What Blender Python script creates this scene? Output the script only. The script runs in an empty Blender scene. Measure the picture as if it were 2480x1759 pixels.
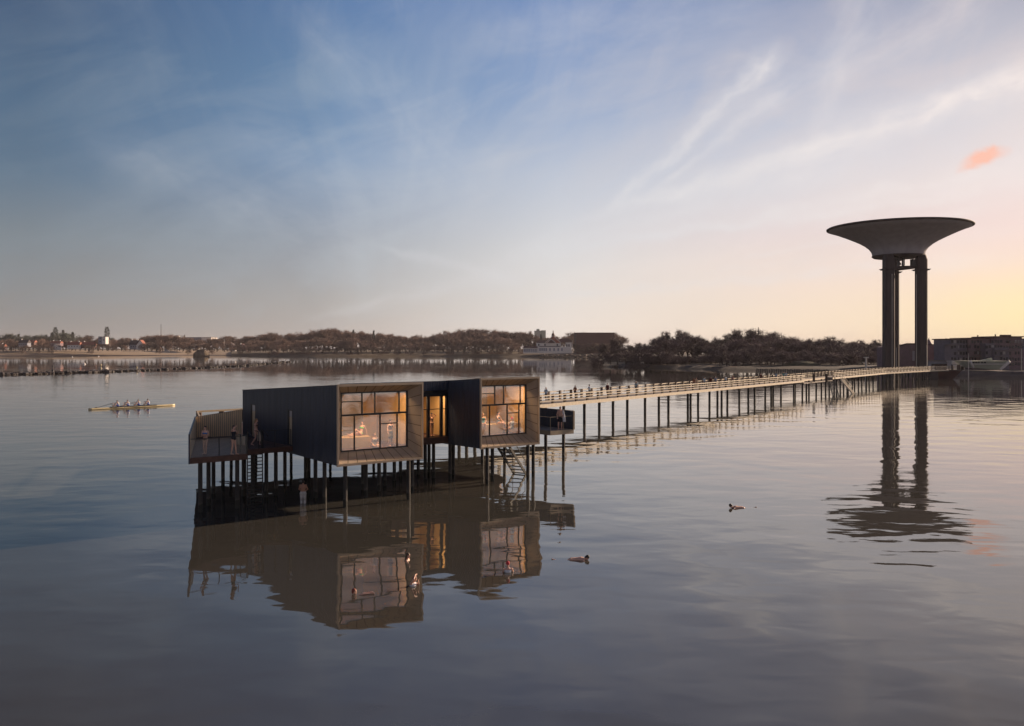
import bpy, math, random
from mathutils import Vector, Matrix, noise as mnoise
R = math.radians
random.seed(7)
sc = bpy.context.scene
col = sc.collection
F, HY, CX, EYE = 2112.0, 845.0, 1240.0, 9.8      # focal length and horizon used to turn photo measurements into metres
def GX(px, Y): return (px-CX)*Y/F                  # x coordinate at distance Y
def GY(py): return F*EYE/(py-HY)                   # distance of a point on the water
def GZ(py, Y): return EYE-(py-HY)*Y/F              # height at distance Y

# ------------------------------------------------------------------ materials
def lin(c):
    return tuple(((v/255)/12.92 if v/255 <= .04045 else ((v/255+.055)/1.055)**2.4) for v in c)
MATS = {}
def mat(name, color, rough=.6, metal=0, noise_scale=None, var=.25, spec=.5, bump=0, emit=None, stretch=None, rand=0):
    if name in MATS: return MATS[name]
    m = bpy.data.materials.new(name); m.use_nodes = True
    nt = m.node_tree; b = nt.nodes['Principled BSDF']
    b.inputs['Roughness'].default_value = rough
    b.inputs['Metallic'].default_value = metal
    b.inputs['Specular IOR Level'].default_value = spec
    c = tuple(color)+(1,)
    b.inputs['Base Color'].default_value = c
    if noise_scale:
        tc = nt.nodes.new('ShaderNodeTexCoord'); mp = nt.nodes.new('ShaderNodeMapping')
        if stretch: mp.inputs['Scale'].default_value = stretch
        n = nt.nodes.new('ShaderNodeTexNoise'); n.inputs['Scale'].default_value = noise_scale; n.inputs['Detail'].default_value = 5
        nt.links.new(tc.outputs['Object'], mp.inputs[0]); nt.links.new(mp.outputs[0], n.inputs['Vector'])
        rp = nt.nodes.new('ShaderNodeValToRGB')
        rp.color_ramp.elements[0].position = .3; rp.color_ramp.elements[1].position = .7
        rp.color_ramp.elements[0].color = tuple(v*(1-var) for v in color)+(1,)
        rp.color_ramp.elements[1].color = tuple(min(1, v*(1+var)) for v in color)+(1,)
        nt.links.new(n.outputs['Fac'], rp.inputs[0])
        out = rp.outputs[0]
        if rand:
            oi = nt.nodes.new('ShaderNodeObjectInfo'); hs = nt.nodes.new('ShaderNodeHueSaturation')
            mr = nt.nodes.new('ShaderNodeMapRange'); mr.inputs['To Min'].default_value = 1-rand; mr.inputs['To Max'].default_value = 1+rand
            nt.links.new(oi.outputs['Random'], mr.inputs[0]); nt.links.new(mr.outputs[0], hs.inputs['Value'])
            nt.links.new(out, hs.inputs['Color']); out = hs.outputs[0]
        nt.links.new(out, b.inputs['Base Color'])
        if bump:
            bp = nt.nodes.new('ShaderNodeBump'); bp.inputs['Strength'].default_value = bump; bp.inputs['Distance'].default_value = .02
            nt.links.new(n.outputs['Fac'], bp.inputs['Height']); nt.links.new(bp.outputs[0], b.inputs['Normal'])
    if emit:
        b.inputs['Emission Color'].default_value = tuple(emit[0])+(1,); b.inputs['Emission Strength'].default_value = emit[1]
    MATS[name] = m
    return m
def glass(name, refl=.3, tint=(1, 1, 1)):
    if name in MATS: return MATS[name]
    m = bpy.data.materials.new(name); m.use_nodes = True
    nt = m.node_tree; nt.nodes.clear()
    o = nt.nodes.new('ShaderNodeOutputMaterial'); mx = nt.nodes.new('ShaderNodeMixShader')
    t = nt.nodes.new('ShaderNodeBsdfTransparent'); g = nt.nodes.new('ShaderNodeBsdfGlossy')
    t.inputs[0].default_value = tint+(1,); g.inputs['Roughness'].default_value = .015
    lw = nt.nodes.new('ShaderNodeFresnel'); lw.inputs['IOR'].default_value = 1.5
    ad = nt.nodes.new('ShaderNodeMath'); ad.operation = 'ADD'; ad.inputs[1].default_value = refl; ad.use_clamp = True
    n = nt.nodes.new('ShaderNodeTexNoise'); n.inputs['Scale'].default_value = .7; n.inputs['Detail'].default_value = 0
    tc = nt.nodes.new('ShaderNodeTexCoord'); bp = nt.nodes.new('ShaderNodeBump'); bp.inputs['Distance'].default_value = .012
    nt.links.new(tc.outputs['Object'], n.inputs['Vector']); nt.links.new(n.outputs['Fac'], bp.inputs['Height']); nt.links.new(bp.outputs[0], g.inputs['Normal'])
    nt.links.new(lw.outputs[0], ad.inputs[0]); nt.links.new(ad.outputs[0], mx.inputs[0])
    nt.links.new(t.outputs[0], mx.inputs[1]); nt.links.new(g.outputs[0], mx.inputs[2]); nt.links.new(mx.outputs[0], o.inputs[0])
    MATS[name] = m
    return m
M_CLAD = mat('blue_black_metal_cladding', (.022, .033, .062), .42, .0, 5, .32, .5, stretch=(1, 1, .08))
M_TAN = mat('pale_timber_panel', (.42, .33, .225), .55, 0, 2.0, .12, bump=.1)
M_FRAMEW = mat('bronze_panel', (.42, .325, .24), .5, 0, 1.2, .10)
M_DARK = mat('black_steel', (.014, .015, .018), .45, 0, 8, .3)
M_PILE = mat('tarred_timber_pile', (.028, .026, .027), .65, 0, 3, .4, stretch=(1, 1, .2), bump=.4)
M_DECK = mat('red_brown_decking', (.10, .048, .034), .6, 0, 4, .3, stretch=(1, .2, 1), bump=.3)
M_FENCE = mat('fence_board', (.74, .56, .37), .6, 0, 5, .15, stretch=(1, 1, .15))
M_WARM = mat('warm_pine_lining', (.54, .36, .17), .55, 0, 1.5, .12, stretch=(1, 1, .1))
M_GREYIN = mat('grey_interior_wall', (.30, .25, .22), .7, 0, 2, .1)
M_SOFF = mat('black_soffit', (.02, .02, .022), .8)
M_GLASS = glass('window_glass', .40)
M_RAILGLASS = glass('clear_rail_glass', .015, (.93, .95, .97))
M_LAMP = mat('warm_lamp', (1, .8, .6), .5, emit=((1, .62, .3), 6))
M_WALKT = mat('bleached_timber', (.60, .515, .40), .6, 0, 3, .12)
M_WALKD = mat('grey_deck_board', (.24, .20, .17), .7, 0, 4, .3)
M_POST = mat('dark_red_brown_post', (.045, .020, .014), .6, 0, 3, .3)
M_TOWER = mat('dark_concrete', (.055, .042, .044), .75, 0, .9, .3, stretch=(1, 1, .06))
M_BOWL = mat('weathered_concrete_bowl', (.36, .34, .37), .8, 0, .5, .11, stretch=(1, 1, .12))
M_STEEL = mat('dark_steel', (.05, .05, .055), .5, 0, 3, .2)
M_POLEEDGE = mat('pale_pole_lit_edge', (.6, .55, .5), .4)
M_SKIN = mat('skin', (.70, .42, .32), .5, 0, 6, .06)
M_TANSHADE = mat('tanned_shaded_skin', (.42, .22, .15), .5, 0, 6, .06)
M_BARK = mat('bark', (.075, .055, .048), .8, 0, 1.5, .3)
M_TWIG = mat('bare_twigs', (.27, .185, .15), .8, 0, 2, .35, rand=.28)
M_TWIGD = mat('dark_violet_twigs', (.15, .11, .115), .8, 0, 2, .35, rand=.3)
M_EVER = mat('evergreen_needles', (.13, .15, .13), .8, 0, 2, .35, rand=.2)
M_WHITE = mat('white_paint', (.72, .68, .66), .6, 0, 1, .06)
M_REDROOF = mat('red_tile_roof', (.33, .11, .07), .7, 0, .8, .2)
M_DKROOF = mat('dark_slate_roof', (.06, .045, .05), .7, 0, .8, .2)
M_BROWNROOF = mat('brown_tile_roof', (.11, .05, .045), .7, 0, .8, .2)
M_WIN = mat('dark_window_glass', (.03, .035, .05), .15)
M_WINP = mat('pale_window_glass', (.42, .40, .42), .2)
M_GREYW = mat('blue_grey_render', (.25, .26, .32), .7, 0, 1, .1)
M_BRICK = mat('violet_brick', (.21, .145, .165), .8, 0, .6, .15)
M_BRICK2 = mat('blue_grey_facade', (.17, .155, .19), .8, 0, .5, .18)
M_STONE = mat('grey_stone', (.20, .165, .13), .85, 0, 1.0, .45, bump=.6)
M_ROCKD = mat('wet_dark_rock', (.045, .036, .034), .7, 0, 1.4, .5, bump=.6)
M_SAND = mat('dry_sand', (.36, .27, .19), .9, 0, .02, .2, stretch=(1, 4, 1))
M_MUD = mat('dark_seaweed_mud', (.08, .055, .045), .9, 0, .03, .5, stretch=(1, 4, 1))
M_LAND = mat('winter_grass_ground', (.13, .10, .065), .9, 0, .02, .3)
M_DLAND = mat('dark_leaf_litter', (.045, .038, .034), .95, 0, .05, .35)
M_GRASS = mat('green_lawn', (.085, .09, .055), .9, 0, .3, .35)
M_QUAY = mat('quay_concrete', (.16, .14, .14), .8, 0, .3, .25)
M_GREENB = mat('pale_green_metal', (.46, .49, .41), .5, 0, .3, .1)
M_BOATY = mat('yellow_varnished_hull', (.60, .50, .30), .4, 0, 1, .1)
M_BOATD = mat('dark_cockpit', (.05, .042, .04), .6)
M_REDHULL = mat('dark_red_hull', (.05, .014, .014), .5, 0, .5, .3)
def cloth(name, c): return mat('cloth_'+name, c, .85, 0, 8, .1)

def tide_band(m):     # weed and a pale salt line where the water has stood on a pile
    t = m.node_tree; b = t.nodes['Principled BSDF']; src = b.inputs['Base Color'].links[0].from_socket
    g = t.nodes.new('ShaderNodeNewGeometry'); sp_ = t.nodes.new('ShaderNodeSeparateXYZ'); t.links.new(g.outputs['Position'], sp_.inputs[0])
    n = t.nodes.new('ShaderNodeTexNoise'); n.inputs['Scale'].default_value = 2.5; t.links.new(g.outputs['Position'], n.inputs['Vector'])
    a = t.nodes.new('ShaderNodeMath'); a.operation = 'MULTIPLY_ADD'; a.inputs[1].default_value = -.5; t.links.new(n.outputs['Fac'], a.inputs[0]); t.links.new(sp_.outputs[2], a.inputs[2])
    rp = t.nodes.new('ShaderNodeValToRGB'); cr = rp.color_ramp; cr.elements[0].position = .16; cr.elements[0].color = (.35, .42, .30, 1); cr.elements[1].position = .62; cr.elements[1].color = (1, 1, 1, 1)
    e = cr.elements.new(.24); e.color = (2.3, 2.15, 1.9, 1)
    e = cr.elements.new(.40); e.color = (1.35, 1.3, 1.2, 1)
    t.links.new(a.outputs[0], rp.inputs[0]); mx = t.nodes.new('ShaderNodeMix'); mx.data_type = 'RGBA'; mx.blend_type = 'MULTIPLY'; mx.inputs[0].default_value = 1
    t.links.new(src, mx.inputs[6]); t.links.new(rp.outputs[0], mx.inputs[7]); t.links.new(mx.outputs[2], b.inputs['Base Color'])
tide_band(M_PILE)

# ------------------------------------------------------------------ mesh building
def worldloc(o):
    v = Vector((0, 0, 0))
    while o: v += o.location; o = o.parent
    return v
class MB:
    def __init__(s): s.v = []; s.f = []
    def add(s, vs, fs):
        k = len(s.v); s.v += [tuple(v) for v in vs]; s.f += [tuple(i+k for i in f) for f in fs]
    def hexa(s, b, t):      # 4 bottom corners (counter-clockwise from above), 4 top corners
        s.add(list(b)+list(t), [(3, 2, 1, 0), (4, 5, 6, 7), (0, 1, 5, 4), (1, 2, 6, 5), (2, 3, 7, 6), (3, 0, 4, 7)])
    def box(s, c, size, ang=0):
        hx, hy, hz = size[0]/2, size[1]/2, size[2]/2; ca, sa = math.cos(ang), math.sin(ang)
        P = lambda x, y, z: (c[0]+x*ca-y*sa, c[1]+x*sa+y*ca, c[2]+z)
        q = [(-hx, -hy), (hx, -hy), (hx, hy), (-hx, hy)]
        s.hexa([P(x, y, -hz) for x, y in q], [P(x, y, hz) for x, y in q])
    def bar(s, a, b, w, h=None, up=(0, 0, 1)):   # rectangular bar from a to b
        h = h or w; a, b = Vector(a), Vector(b); d = (b-a).normalized(); up = Vector(up)
        if abs(d.dot(up)) > .98: up = Vector((0, 1, 0))
        x = d.cross(up).normalized()*w/2; y = x.cross(d).normalized()*h/2
        s.add([a-x-y, a+x-y, a+x+y, a-x+y, b-x-y, b+x-y, b+x+y, b-x+y],
              [(0, 1, 2, 3), (7, 6, 5, 4), (4, 5, 1, 0), (5, 6, 2, 1), (6, 7, 3, 2), (7, 4, 0, 3)])
    def tube(s, a, b, r0, r1=None, n=10, caps=True):
        r1 = r0 if r1 is None else r1; a, b = Vector(a), Vector(b); d = (b-a).normalized()
        up = Vector((0, 0, 1)) if abs(d.z) < .95 else Vector((1, 0, 0))
        x = d.cross(up).normalized(); y = d.cross(x)
        vs = []
        for p, r in ((a, r0), (b, r1)):
            for i in range(n):
                t = 2*math.pi*i/n; vs.append(p+x*math.cos(t)*r+y*math.sin(t)*r)
        fs = [((i+1) % n, i, n+i, n+(i+1) % n) for i in range(n)]
        fs = [(i, (i+1) % n, n+(i+1) % n, n+i) for i in range(n)]
        if caps: fs += [tuple(range(n-1, -1, -1)), tuple(range(n, 2*n))]
        s.add(vs, fs)
    def lathe(s, c, prof, n=48):                # prof: (r, z)
        vs = []
        for r, z in prof:
            for i in range(n):
                t = 2*math.pi*i/n; vs.append((c[0]+r*math.cos(t), c[1]+r*math.sin(t), c[2]+z))
        fs = []
        for j in range(len(prof)-1):
            for i in range(n): fs.append((j*n+i, j*n+(i+1) % n, (j+1)*n+(i+1) % n, (j+1)*n+i))
        fs.append(tuple(range(n-1, -1, -1))); fs.append(tuple((len(prof)-1)*n+i for i in range(n)))
        s.add(vs, fs)
    def ell(s, c, r, M=None, n=12, m=8):
        M = M or Matrix.Identity(3); c = Vector(c); vs = [c+M@Vector((0, 0, -r[2]))]
        for j in range(1, m):
            p = -math.pi/2+math.pi*j/m
            for i in range(n):
                t = 2*math.pi*i/n
                vs.append(c+M@Vector((r[0]*math.cos(p)*math.cos(t), r[1]*math.cos(p)*math.sin(t), r[2]*math.sin(p))))
        vs.append(c+M@Vector((0, 0, r[2])))
        fs = [(0, 1+(i+1) % n, 1+i) for i in range(n)]
        for j in range(m-2):
            for i in range(n): fs.append((1+j*n+i, 1+j*n+(i+1) % n, 1+(j+1)*n+(i+1) % n, 1+(j+1)*n+i))
        L = len(vs)-1
        fs += [(L, 1+(m-2)*n+i, 1+(m-2)*n+(i+1) % n) for i in range(n)]
        s.add(vs, fs)
    def cap(s, a, b, r0, r1, n=10):             # tapered capsule
        s.tube(a, b, r0, r1, n); s.ell(a, (r0,)*3, n=n, m=6); s.ell(b, (r1,)*3, n=n, m=6)
    def loft(s, secs, n=16):                    # secs: (centre, side vec, front vec)
        vs = []
        for c, x, y in secs:
            for i in range(n):
                t = 2*math.pi*i/n; vs.append(Vector(c)+x*math.cos(t)+y*math.sin(t))
        k = len(secs)
        fs = [(j*n+i, j*n+(i+1) % n, (j+1)*n+(i+1) % n, (j+1)*n+i) for j in range(k-1) for i in range(n)]
        fs += [tuple(range(n-1, -1, -1)), tuple((k-1)*n+i for i in range(n))]
        s.add(vs, fs)
    def mesh(s, name, m, off=Vector((0, 0, 0)), smooth=False):
        me = bpy.data.meshes.new(name)
        me.from_pydata([(v[0]-off[0], v[1]-off[1], v[2]-off[2]) for v in s.v], [], s.f)
        for q in (m if isinstance(m, (list, tuple)) else [m]): me.materials.append(q)
        if smooth: me.polygons.foreach_set('use_smooth', [True]*len(me.polygons))
        me.update(); return me
    def build(s, name, m, parent=None, loc=None, smooth=False, label=None):
        off = worldloc(parent) if parent else Vector(loc or (0, 0, 0))
        o = bpy.data.objects.new(name, s.mesh(name, m, off, smooth)); col.objects.link(o)
        if parent: o.parent = parent
        else: o.location = off
        if label: o['label'] = label
        return o
def tag(o, label=None, cat=None, group=None, kind=None):
    if label: o['label'] = label
    if cat: o['category'] = cat
    if group: o['group'] = group
    if kind: o['kind'] = kind
    return o
def thing(name, label, cat, loc, group=None):
    o = bpy.data.objects.new(name, None); col.objects.link(o); o.location = loc; o.empty_display_size = .3
    return tag(o, label, cat, group)
def copy_tree(o, parent=None):
    c = o.copy(); col.objects.link(c)
    if parent: c.parent = parent
    for ch in list(o.children):
        if ch.name != c.name: copy_tree(ch, c)
    return c
def rotz(o, a): o.rotation_euler = (0, 0, a); return o

# ------------------------------------------------------------------ camera
cam = bpy.data.cameras.new('camera'); co = bpy.data.objects.new('camera', cam); col.objects.link(co)
co.location = (0, 0, EYE); co.rotation_euler = (R(90), 0, 0)
cam.sensor_width = 36; cam.lens = 36*F/2480; cam.shift_y = -(879.5-HY)/2480; cam.clip_end = 30000; cam.clip_start = .2
sc.camera = co

# ------------------------------------------------------------------ sky and sun
SUN_AZ, SUN_EL = R(55), R(18)
sd = Vector((math.sin(SUN_AZ)*math.cos(SUN_EL), math.cos(SUN_AZ)*math.cos(SUN_EL), math.sin(SUN_EL)))
sl = bpy.data.lights.new('sun', 'SUN'); sl.energy = 5.0; sl.angle = R(1.2); sl.color = (1, .75, .53)
so = bpy.data.objects.new('sun', sl); col.objects.link(so)
so.rotation_euler = sd.to_track_quat('Z', 'Y').to_euler(); so.location = (80, 60, 60)
w = bpy.data.worlds.new('World'); sc.world = w; w.use_nodes = True
nt = w.node_tree; nt.nodes.clear()
class E:    # small expression wrapper over math nodes
    def __init__(s, sock): s.s = sock
    @staticmethod
    def op(o, *a, clamp=False):
        n = nt.nodes.new('ShaderNodeMath'); n.operation = o; n.use_clamp = clamp
        for i, x in enumerate(a):
            if isinstance(x, E): nt.links.new(x.s, n.inputs[i])
            else: n.inputs[i].default_value = x
        return E(n.outputs[0])
    def __add__(s, o): return E.op('ADD', s, o)
    def __sub__(s, o): return E.op('SUBTRACT', s, o)
    def __mul__(s, o): return E.op('MULTIPLY', s, o)
    def __truediv__(s, o): return E.op('DIVIDE', s, o)
    def __rsub__(s, o): return E.op('SUBTRACT', o, s)
    def __radd__(s, o): return E.op('ADD', s, o)
    def __rmul__(s, o): return E.op('MULTIPLY', s, o)
    def clamp(s): return E.op('ADD', s, 0, clamp=True)
def gauss(x, width):   # 1 at x=0 falling to 0
    return E.op('EXPONENT', E.op('MULTIPLY', (x/width)*(x/width), -1.0))
def ramp(e, pts, interp='LINEAR'):
    n = nt.nodes.new('ShaderNodeValToRGB'); cr = n.color_ramp; cr.interpolation = interp
    while len(cr.elements) < len(pts): cr.elements.new(.5)
    for el_, (p, c) in zip(cr.elements, pts): el_.position = p; el_.color = tuple(c)+(1,)
    nt.links.new(e.s, n.inputs[0]); return n.outputs[0]
def mixc(f, a, b, mode='MIX'):
    n = nt.nodes.new('ShaderNodeMix'); n.data_type = 'RGBA'; n.blend_type = mode
    if isinstance(f, E): nt.links.new(f.s, n.inputs[0])
    else: n.inputs[0].default_value = f
    for k, x in ((6, a), (7, b)):
        if isinstance(x, tuple): n.inputs[k].default_value = x+(1,)
        else: nt.links.new(x, n.inputs[k])
    return n.outputs[2]
def wnoise(x, y, scale, detail=4, rough=.5, dist=0):
    cb = nt.nodes.new('ShaderNodeCombineXYZ'); nt.links.new(x.s, cb.inputs[0]); nt.links.new(y.s, cb.inputs[1])
    n = nt.nodes.new('ShaderNodeTexNoise'); n.inputs['Scale'].default_value = scale; n.inputs['Detail'].default_value = detail
    n.inputs['Roughness'].default_value = rough; n.inputs['Distortion'].default_value = dist
    nt.links.new(cb.outputs[0], n.inputs['Vector']); return E(n.outputs['Fac'])
tc = nt.nodes.new('ShaderNodeTexCoord'); sp = nt.nodes.new('ShaderNodeSeparateXYZ'); nt.links.new(tc.outputs['Generated'], sp.inputs[0])
dx, dy, dz = E(sp.outputs[0]), E(sp.outputs[1]), E(sp.outputs[2])
DEG = 180/math.pi
el = E.op('ABSOLUTE', E.op('ARCSINE', dz))*DEG
az = E.op('ARCTAN2', dx, dy)*DEG
hl = E.op('SQRT', dx*dx+dy*dy)+1e-5
cosd = (dx*math.sin(SUN_AZ)+dy*math.cos(SUN_AZ))/hl
dl = E.op('ARCCOSINE', E.op('MINIMUM', E.op('MAXIMUM', cosd, -.9999), .9999))*DEG   # azimuth away from the sun
def elr(pts): return ramp(el/90.0, [(p/90, lin(c)) for p, c in pts], 'EASE' if False else 'LINEAR')
far_ = elr([(0, (150, 143, 139)), (3, (139, 137, 137)), (6.5, (124, 132, 139)), (10, (97, 117, 137)), (14, (80, 105, 132)), (19, (66, 89, 120)), (35, (46, 62, 92)), (90, (24, 34, 56))])
lef_ = elr([(0, (178, 168, 163)), (3, (166, 163, 162)), (7, (146, 154, 166)), (12, (122, 148, 180)), (17, (104, 135, 170)), (22, (90, 121, 164)), (32, (54, 80, 122)), (90, (24, 34, 56))])
mid_ = elr([(0, (240, 229, 220)), (2.5, (226, 219, 214)), (6, (218, 216, 216)), (11, (190, 197, 211)), (16, (144, 165, 199)), (22, (118, 144, 188)), (35, (64, 84, 122)), (90, (24, 34, 56))])
rig_ = elr([(0, (255, 217, 165)), (1.6, (255, 222, 178)), (4, (255, 221, 196)), (7, (246, 218, 212)), (10, (236, 225, 224)), (14, (217, 212, 216)), (19, (176, 176, 190)), (30, (92, 100, 122)), (90, (24, 34, 56))])
beh_ = elr([(0, (232, 214, 204)), (5, (220, 206, 202)), (11, (184, 180, 188)), (18, (108, 114, 136)), (30, (44, 52, 78)), (90, (24, 34, 56))])  # unseen sky behind the camera, brightened to light the camera-facing sides
base = mixc(E.op('SMOOTH_MIN', ((dl-52)/16).clamp(), 1.0, .1), mixc(((dl-24)/28).clamp(), rig_, mid_), lef_)
base = mixc(((dl-66)/18).clamp(), base, far_)
base = mixc(((.12-dy)*1.5).clamp(), base, beh_)
# --- streaks of high cloud fanning out from the left horizon
fx, fy = az+9.0, el+1.5
rad = E.op('SQRT', fx*fx+fy*fy); ang = E.op('ARCTAN2', fy, fx)*DEG
wob = wnoise(az, el, .09, 3)
s1 = wnoise(ang*.075+wob*1.8, rad*.04, 1.0, 5, .6)
f1 = ((s1-.46)*1.7).clamp()*((el-1.0)/5).clamp()*(((95.0-dl)/60).clamp()+.12)
s2 = wnoise(az*.06+el*.05, el*.22-az*.075, 1.0, 5, .6, .6)
f2 = ((s2-.44)*2.6).clamp()*((26.0-el)/10).clamp()*.8
cl_col = mixc(((dl-20)/45).clamp(), lin((238, 214, 205)), lin((190, 198, 206)))
cl_col = mixc(((dl-62)/22).clamp(), cl_col, lin((132, 144, 155)))
c1 = mixc((f1*.70+f2*.58).clamp(), base, cl_col)
def streak(x0, y0, x1, y1, wd, amt, f, fade0=.15, ph=0.0):      # soft band between two (azimuth, elevation) points
    L = math.hypot(x1-x0, y1-y0); ux, uy = (x1-x0)/L, (y1-y0)/L
    wv = (wnoise(az, el, .33, 3)-.5)*1.3+(wnoise(az, el, 1.6, 3)-.5)*.30
    u = ((az-x0)*ux+(el-y0)*uy)/L; v = (el-y0)*ux-(az-x0)*uy+wv
    env = (u/fade0).clamp()*((1.0-u)/.12).clamp()
    br = wnoise(u*(L*.35)+ph, v*.9, 1.0, 4, .6)
    g = gauss(v, E.op('MULTIPLY_ADD', u.clamp(), wd*.9, wd*.4) if False else (u.clamp()*(wd*.9)+wd*.35))
    return (g*env*((br-.18)*1.9).clamp()*amt).clamp()
warm = lin((216, 216, 220))
for a in ((6.0, 8.6, 17.5, 18.6, .62, .85, 1.), (9, 10, 17.5, 16.0, .45, .55, 5.), (3.5, 8.2, 34, 16.0, .85, 1.1, 3.), (2, 6.2, 31, 10.6, .55, .7, 6.), (7, 7.0, 31, 9.4, .45, .7, 9.), (-2, 5.2, 24, 13.0, 1.5, .6, 11.), (0, 3.2, 31, 5.5, .5, .5, 21.), (-27, 12.5, -8, 6.2, 2.2, .14, 12.), (-19, 14, -5, 8.4, 2.2, .10, 13.), (-15, 21.5, -1, 9.5, 2.6, .15, 14.), (-9, 6.8, 1, 4.2, .45, .35, 15.), (-3, 20, 17, 21, 2.2, .16, 16.), (12, 14, 30, 20, 1.6, .25, 17.), (14, 5.6, 30, 8.2, .35, .4, 18.),
          (19, 12.5, 22, 21.5, 1.1, .30, 2.), (-14, 1.8, 8, 6.6, .7, .28, 4.), (10, 4.6, 33, 7.0, .55, .25, 7.)):
    c1 = mixc(streak(*a[:5], a[5], None, ph=a[6]), c1, mixc(((dl-20)/30).clamp(), lin((250, 236, 230)), warm))
# broad glow over the centre and right horizon
glow = gauss(el, 5.5)*gauss(dl-28, 30.0)*.30
c1 = mixc(glow.clamp(), c1, lin((252, 233, 218)))
glow2 = gauss(el-1.9, 2.2)*gauss(dl-21, 8.0)*.85
c1 = mixc(glow2.clamp(), c1, lin((255, 236, 178)))
# small pink evening cloud on the right
px_, py_ = (az-28.35), (el-10.95)
pu, pv = px_*.94+py_*.30, py_*.94-px_*.30
pw = (wnoise(az, el, 1.7, 4)-.5)
pk = gauss(pu+pw*.9, 1.0)*gauss(pv+pw*.7+pu*pu*.10, .40)
c1 = mixc((pk*1.5-.12).clamp()*.85, c1, lin((255, 188, 162)))
sky = nt.nodes.new('ShaderNodeTexSky'); sky.sky_type = 'NISHITA'; sky.sun_disc = False
sky.sun_elevation = SUN_EL; sky.sun_rotation = SUN_AZ
bg1 = nt.nodes.new('ShaderNodeBackground'); bg1.inputs[1].default_value = .05; nt.links.new(sky.outputs[0], bg1.inputs[0])
bg2 = nt.nodes.new('ShaderNodeBackground'); bg2.inputs[1].default_value = .75; nt.links.new(c1, bg2.inputs[0])
mxs = nt.nodes.new('ShaderNodeMixShader'); mxs.inputs[0].default_value = .94
wo = nt.nodes.new('ShaderNodeOutputWorld')
nt.links.new(bg1.outputs[0], mxs.inputs[1]); nt.links.new(bg2.outputs[0], mxs.inputs[2]); nt.links.new(mxs.outputs[0], wo.inputs[0])

# ------------------------------------------------------------------ water
def make_water():
    m = bpy.data.materials.new('sea_water'); m.use_nodes = True; t = m.node_tree
    b = t.nodes['Principled BSDF']; b.inputs['Base Color'].default_value = (.058, .055, .049, 1)
    b.inputs['Roughness'].default_value = .03; b.inputs['IOR'].default_value = 1.5
    g = t.nodes.new('ShaderNodeNewGeometry')
    def N(scale, sx, sy, det, rough=.5, dist=0.0, rot=0):
        mp = t.nodes.new('ShaderNodeMapping'); mp.inputs['Scale'].default_value = (sx, sy, 1); mp.inputs['Rotation'].default_value = (0, 0, rot)
        n = t.nodes.new('ShaderNodeTexNoise'); n.inputs['Scale'].default_value = scale; n.inputs['Detail'].default_value = det
        n.inputs['Roughness'].default_value = rough; n.inputs['Distortion'].default_value = dist
        t.links.new(g.outputs['Position'], mp.inputs[0]); t.links.new(mp.outputs[0], n.inputs['Vector']); return n.outputs['Fac']
    def Mt(op, a, bb=None, cl=False):
        n = t.nodes.new('ShaderNodeMath'); n.operation = op; n.use_clamp = cl
        for i, x in enumerate((a, bb)):
            if x is None: continue
            if isinstance(x, (int, float)): n.inputs[i].default_value = x
            else: t.links.new(x, n.inputs[i])
        return n.outputs[0]
    patch = N(.012, 1, 2.2, 3, .5, 0, .3)                       # wind patches
    pk = Mt('ADD', Mt('MULTIPLY', Mt('SUBTRACT', patch, .47, True), 6.0, True), .30)
    # distance from the sheltered water round the bathhouse
    sep = t.nodes.new('ShaderNodeSeparateXYZ'); t.links.new(g.outputs['Position'], sep.inputs[0])
    dist = Mt('MULTIPLY', Mt('SUBTRACT', sep.outputs[1], 45.0), 1/90.0, True)
    amp = Mt('ADD', Mt('MULTIPLY', dist, 1.0), .25)
    h = Mt('MULTIPLY', N(.16, 1, 1.3, 1, .5, .3, .25), .125)
    h = Mt('ADD', h, Mt('MULTIPLY', N(.5, 1, 1.5, 1, .4, .4, .2), .022))
    rip = Mt('MULTIPLY', Mt('MULTIPLY', N(1.5, 1, 1.6, 2, .5, .2, -.1), .013), Mt('MULTIPLY', pk, amp))
    h = Mt('ADD', h, rip)
    h = Mt('ADD', h, Mt('MULTIPLY', Mt('MULTIPLY', N(5.0, 1, 1.8, 2, .55, .3, .1), .0014), pk))
    att = Mt('SUBTRACT', 1.0, Mt('MULTIPLY', Mt('MULTIPLY', Mt('SUBTRACT', sep.outputs[1], 120.0), 1/260.0, True), .84))   # calmer water under the far shore
    h = Mt('MULTIPLY', h, att)
    bp = t.nodes.new('ShaderNodeBump'); bp.inputs['Strength'].default_value = 1; bp.inputs['Distance'].default_value = .58
    t.links.new(h, bp.inputs['Height']); t.links.new(bp.outputs[0], b.inputs['Normal'])
    t.links.new(Mt('ADD', Mt('MULTIPLY', Mt('MULTIPLY', pk, dist), .035), .010), b.inputs['Roughness'])
    return m
mb = MB(); S = 9000
mb.add([(-S, -600, 0), (S, -600, 0), (S, S, 0), (-S, S, 0)], [(0, 1, 2, 3)])
tag(mb.build('water', make_water()), kind='structure')

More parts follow.
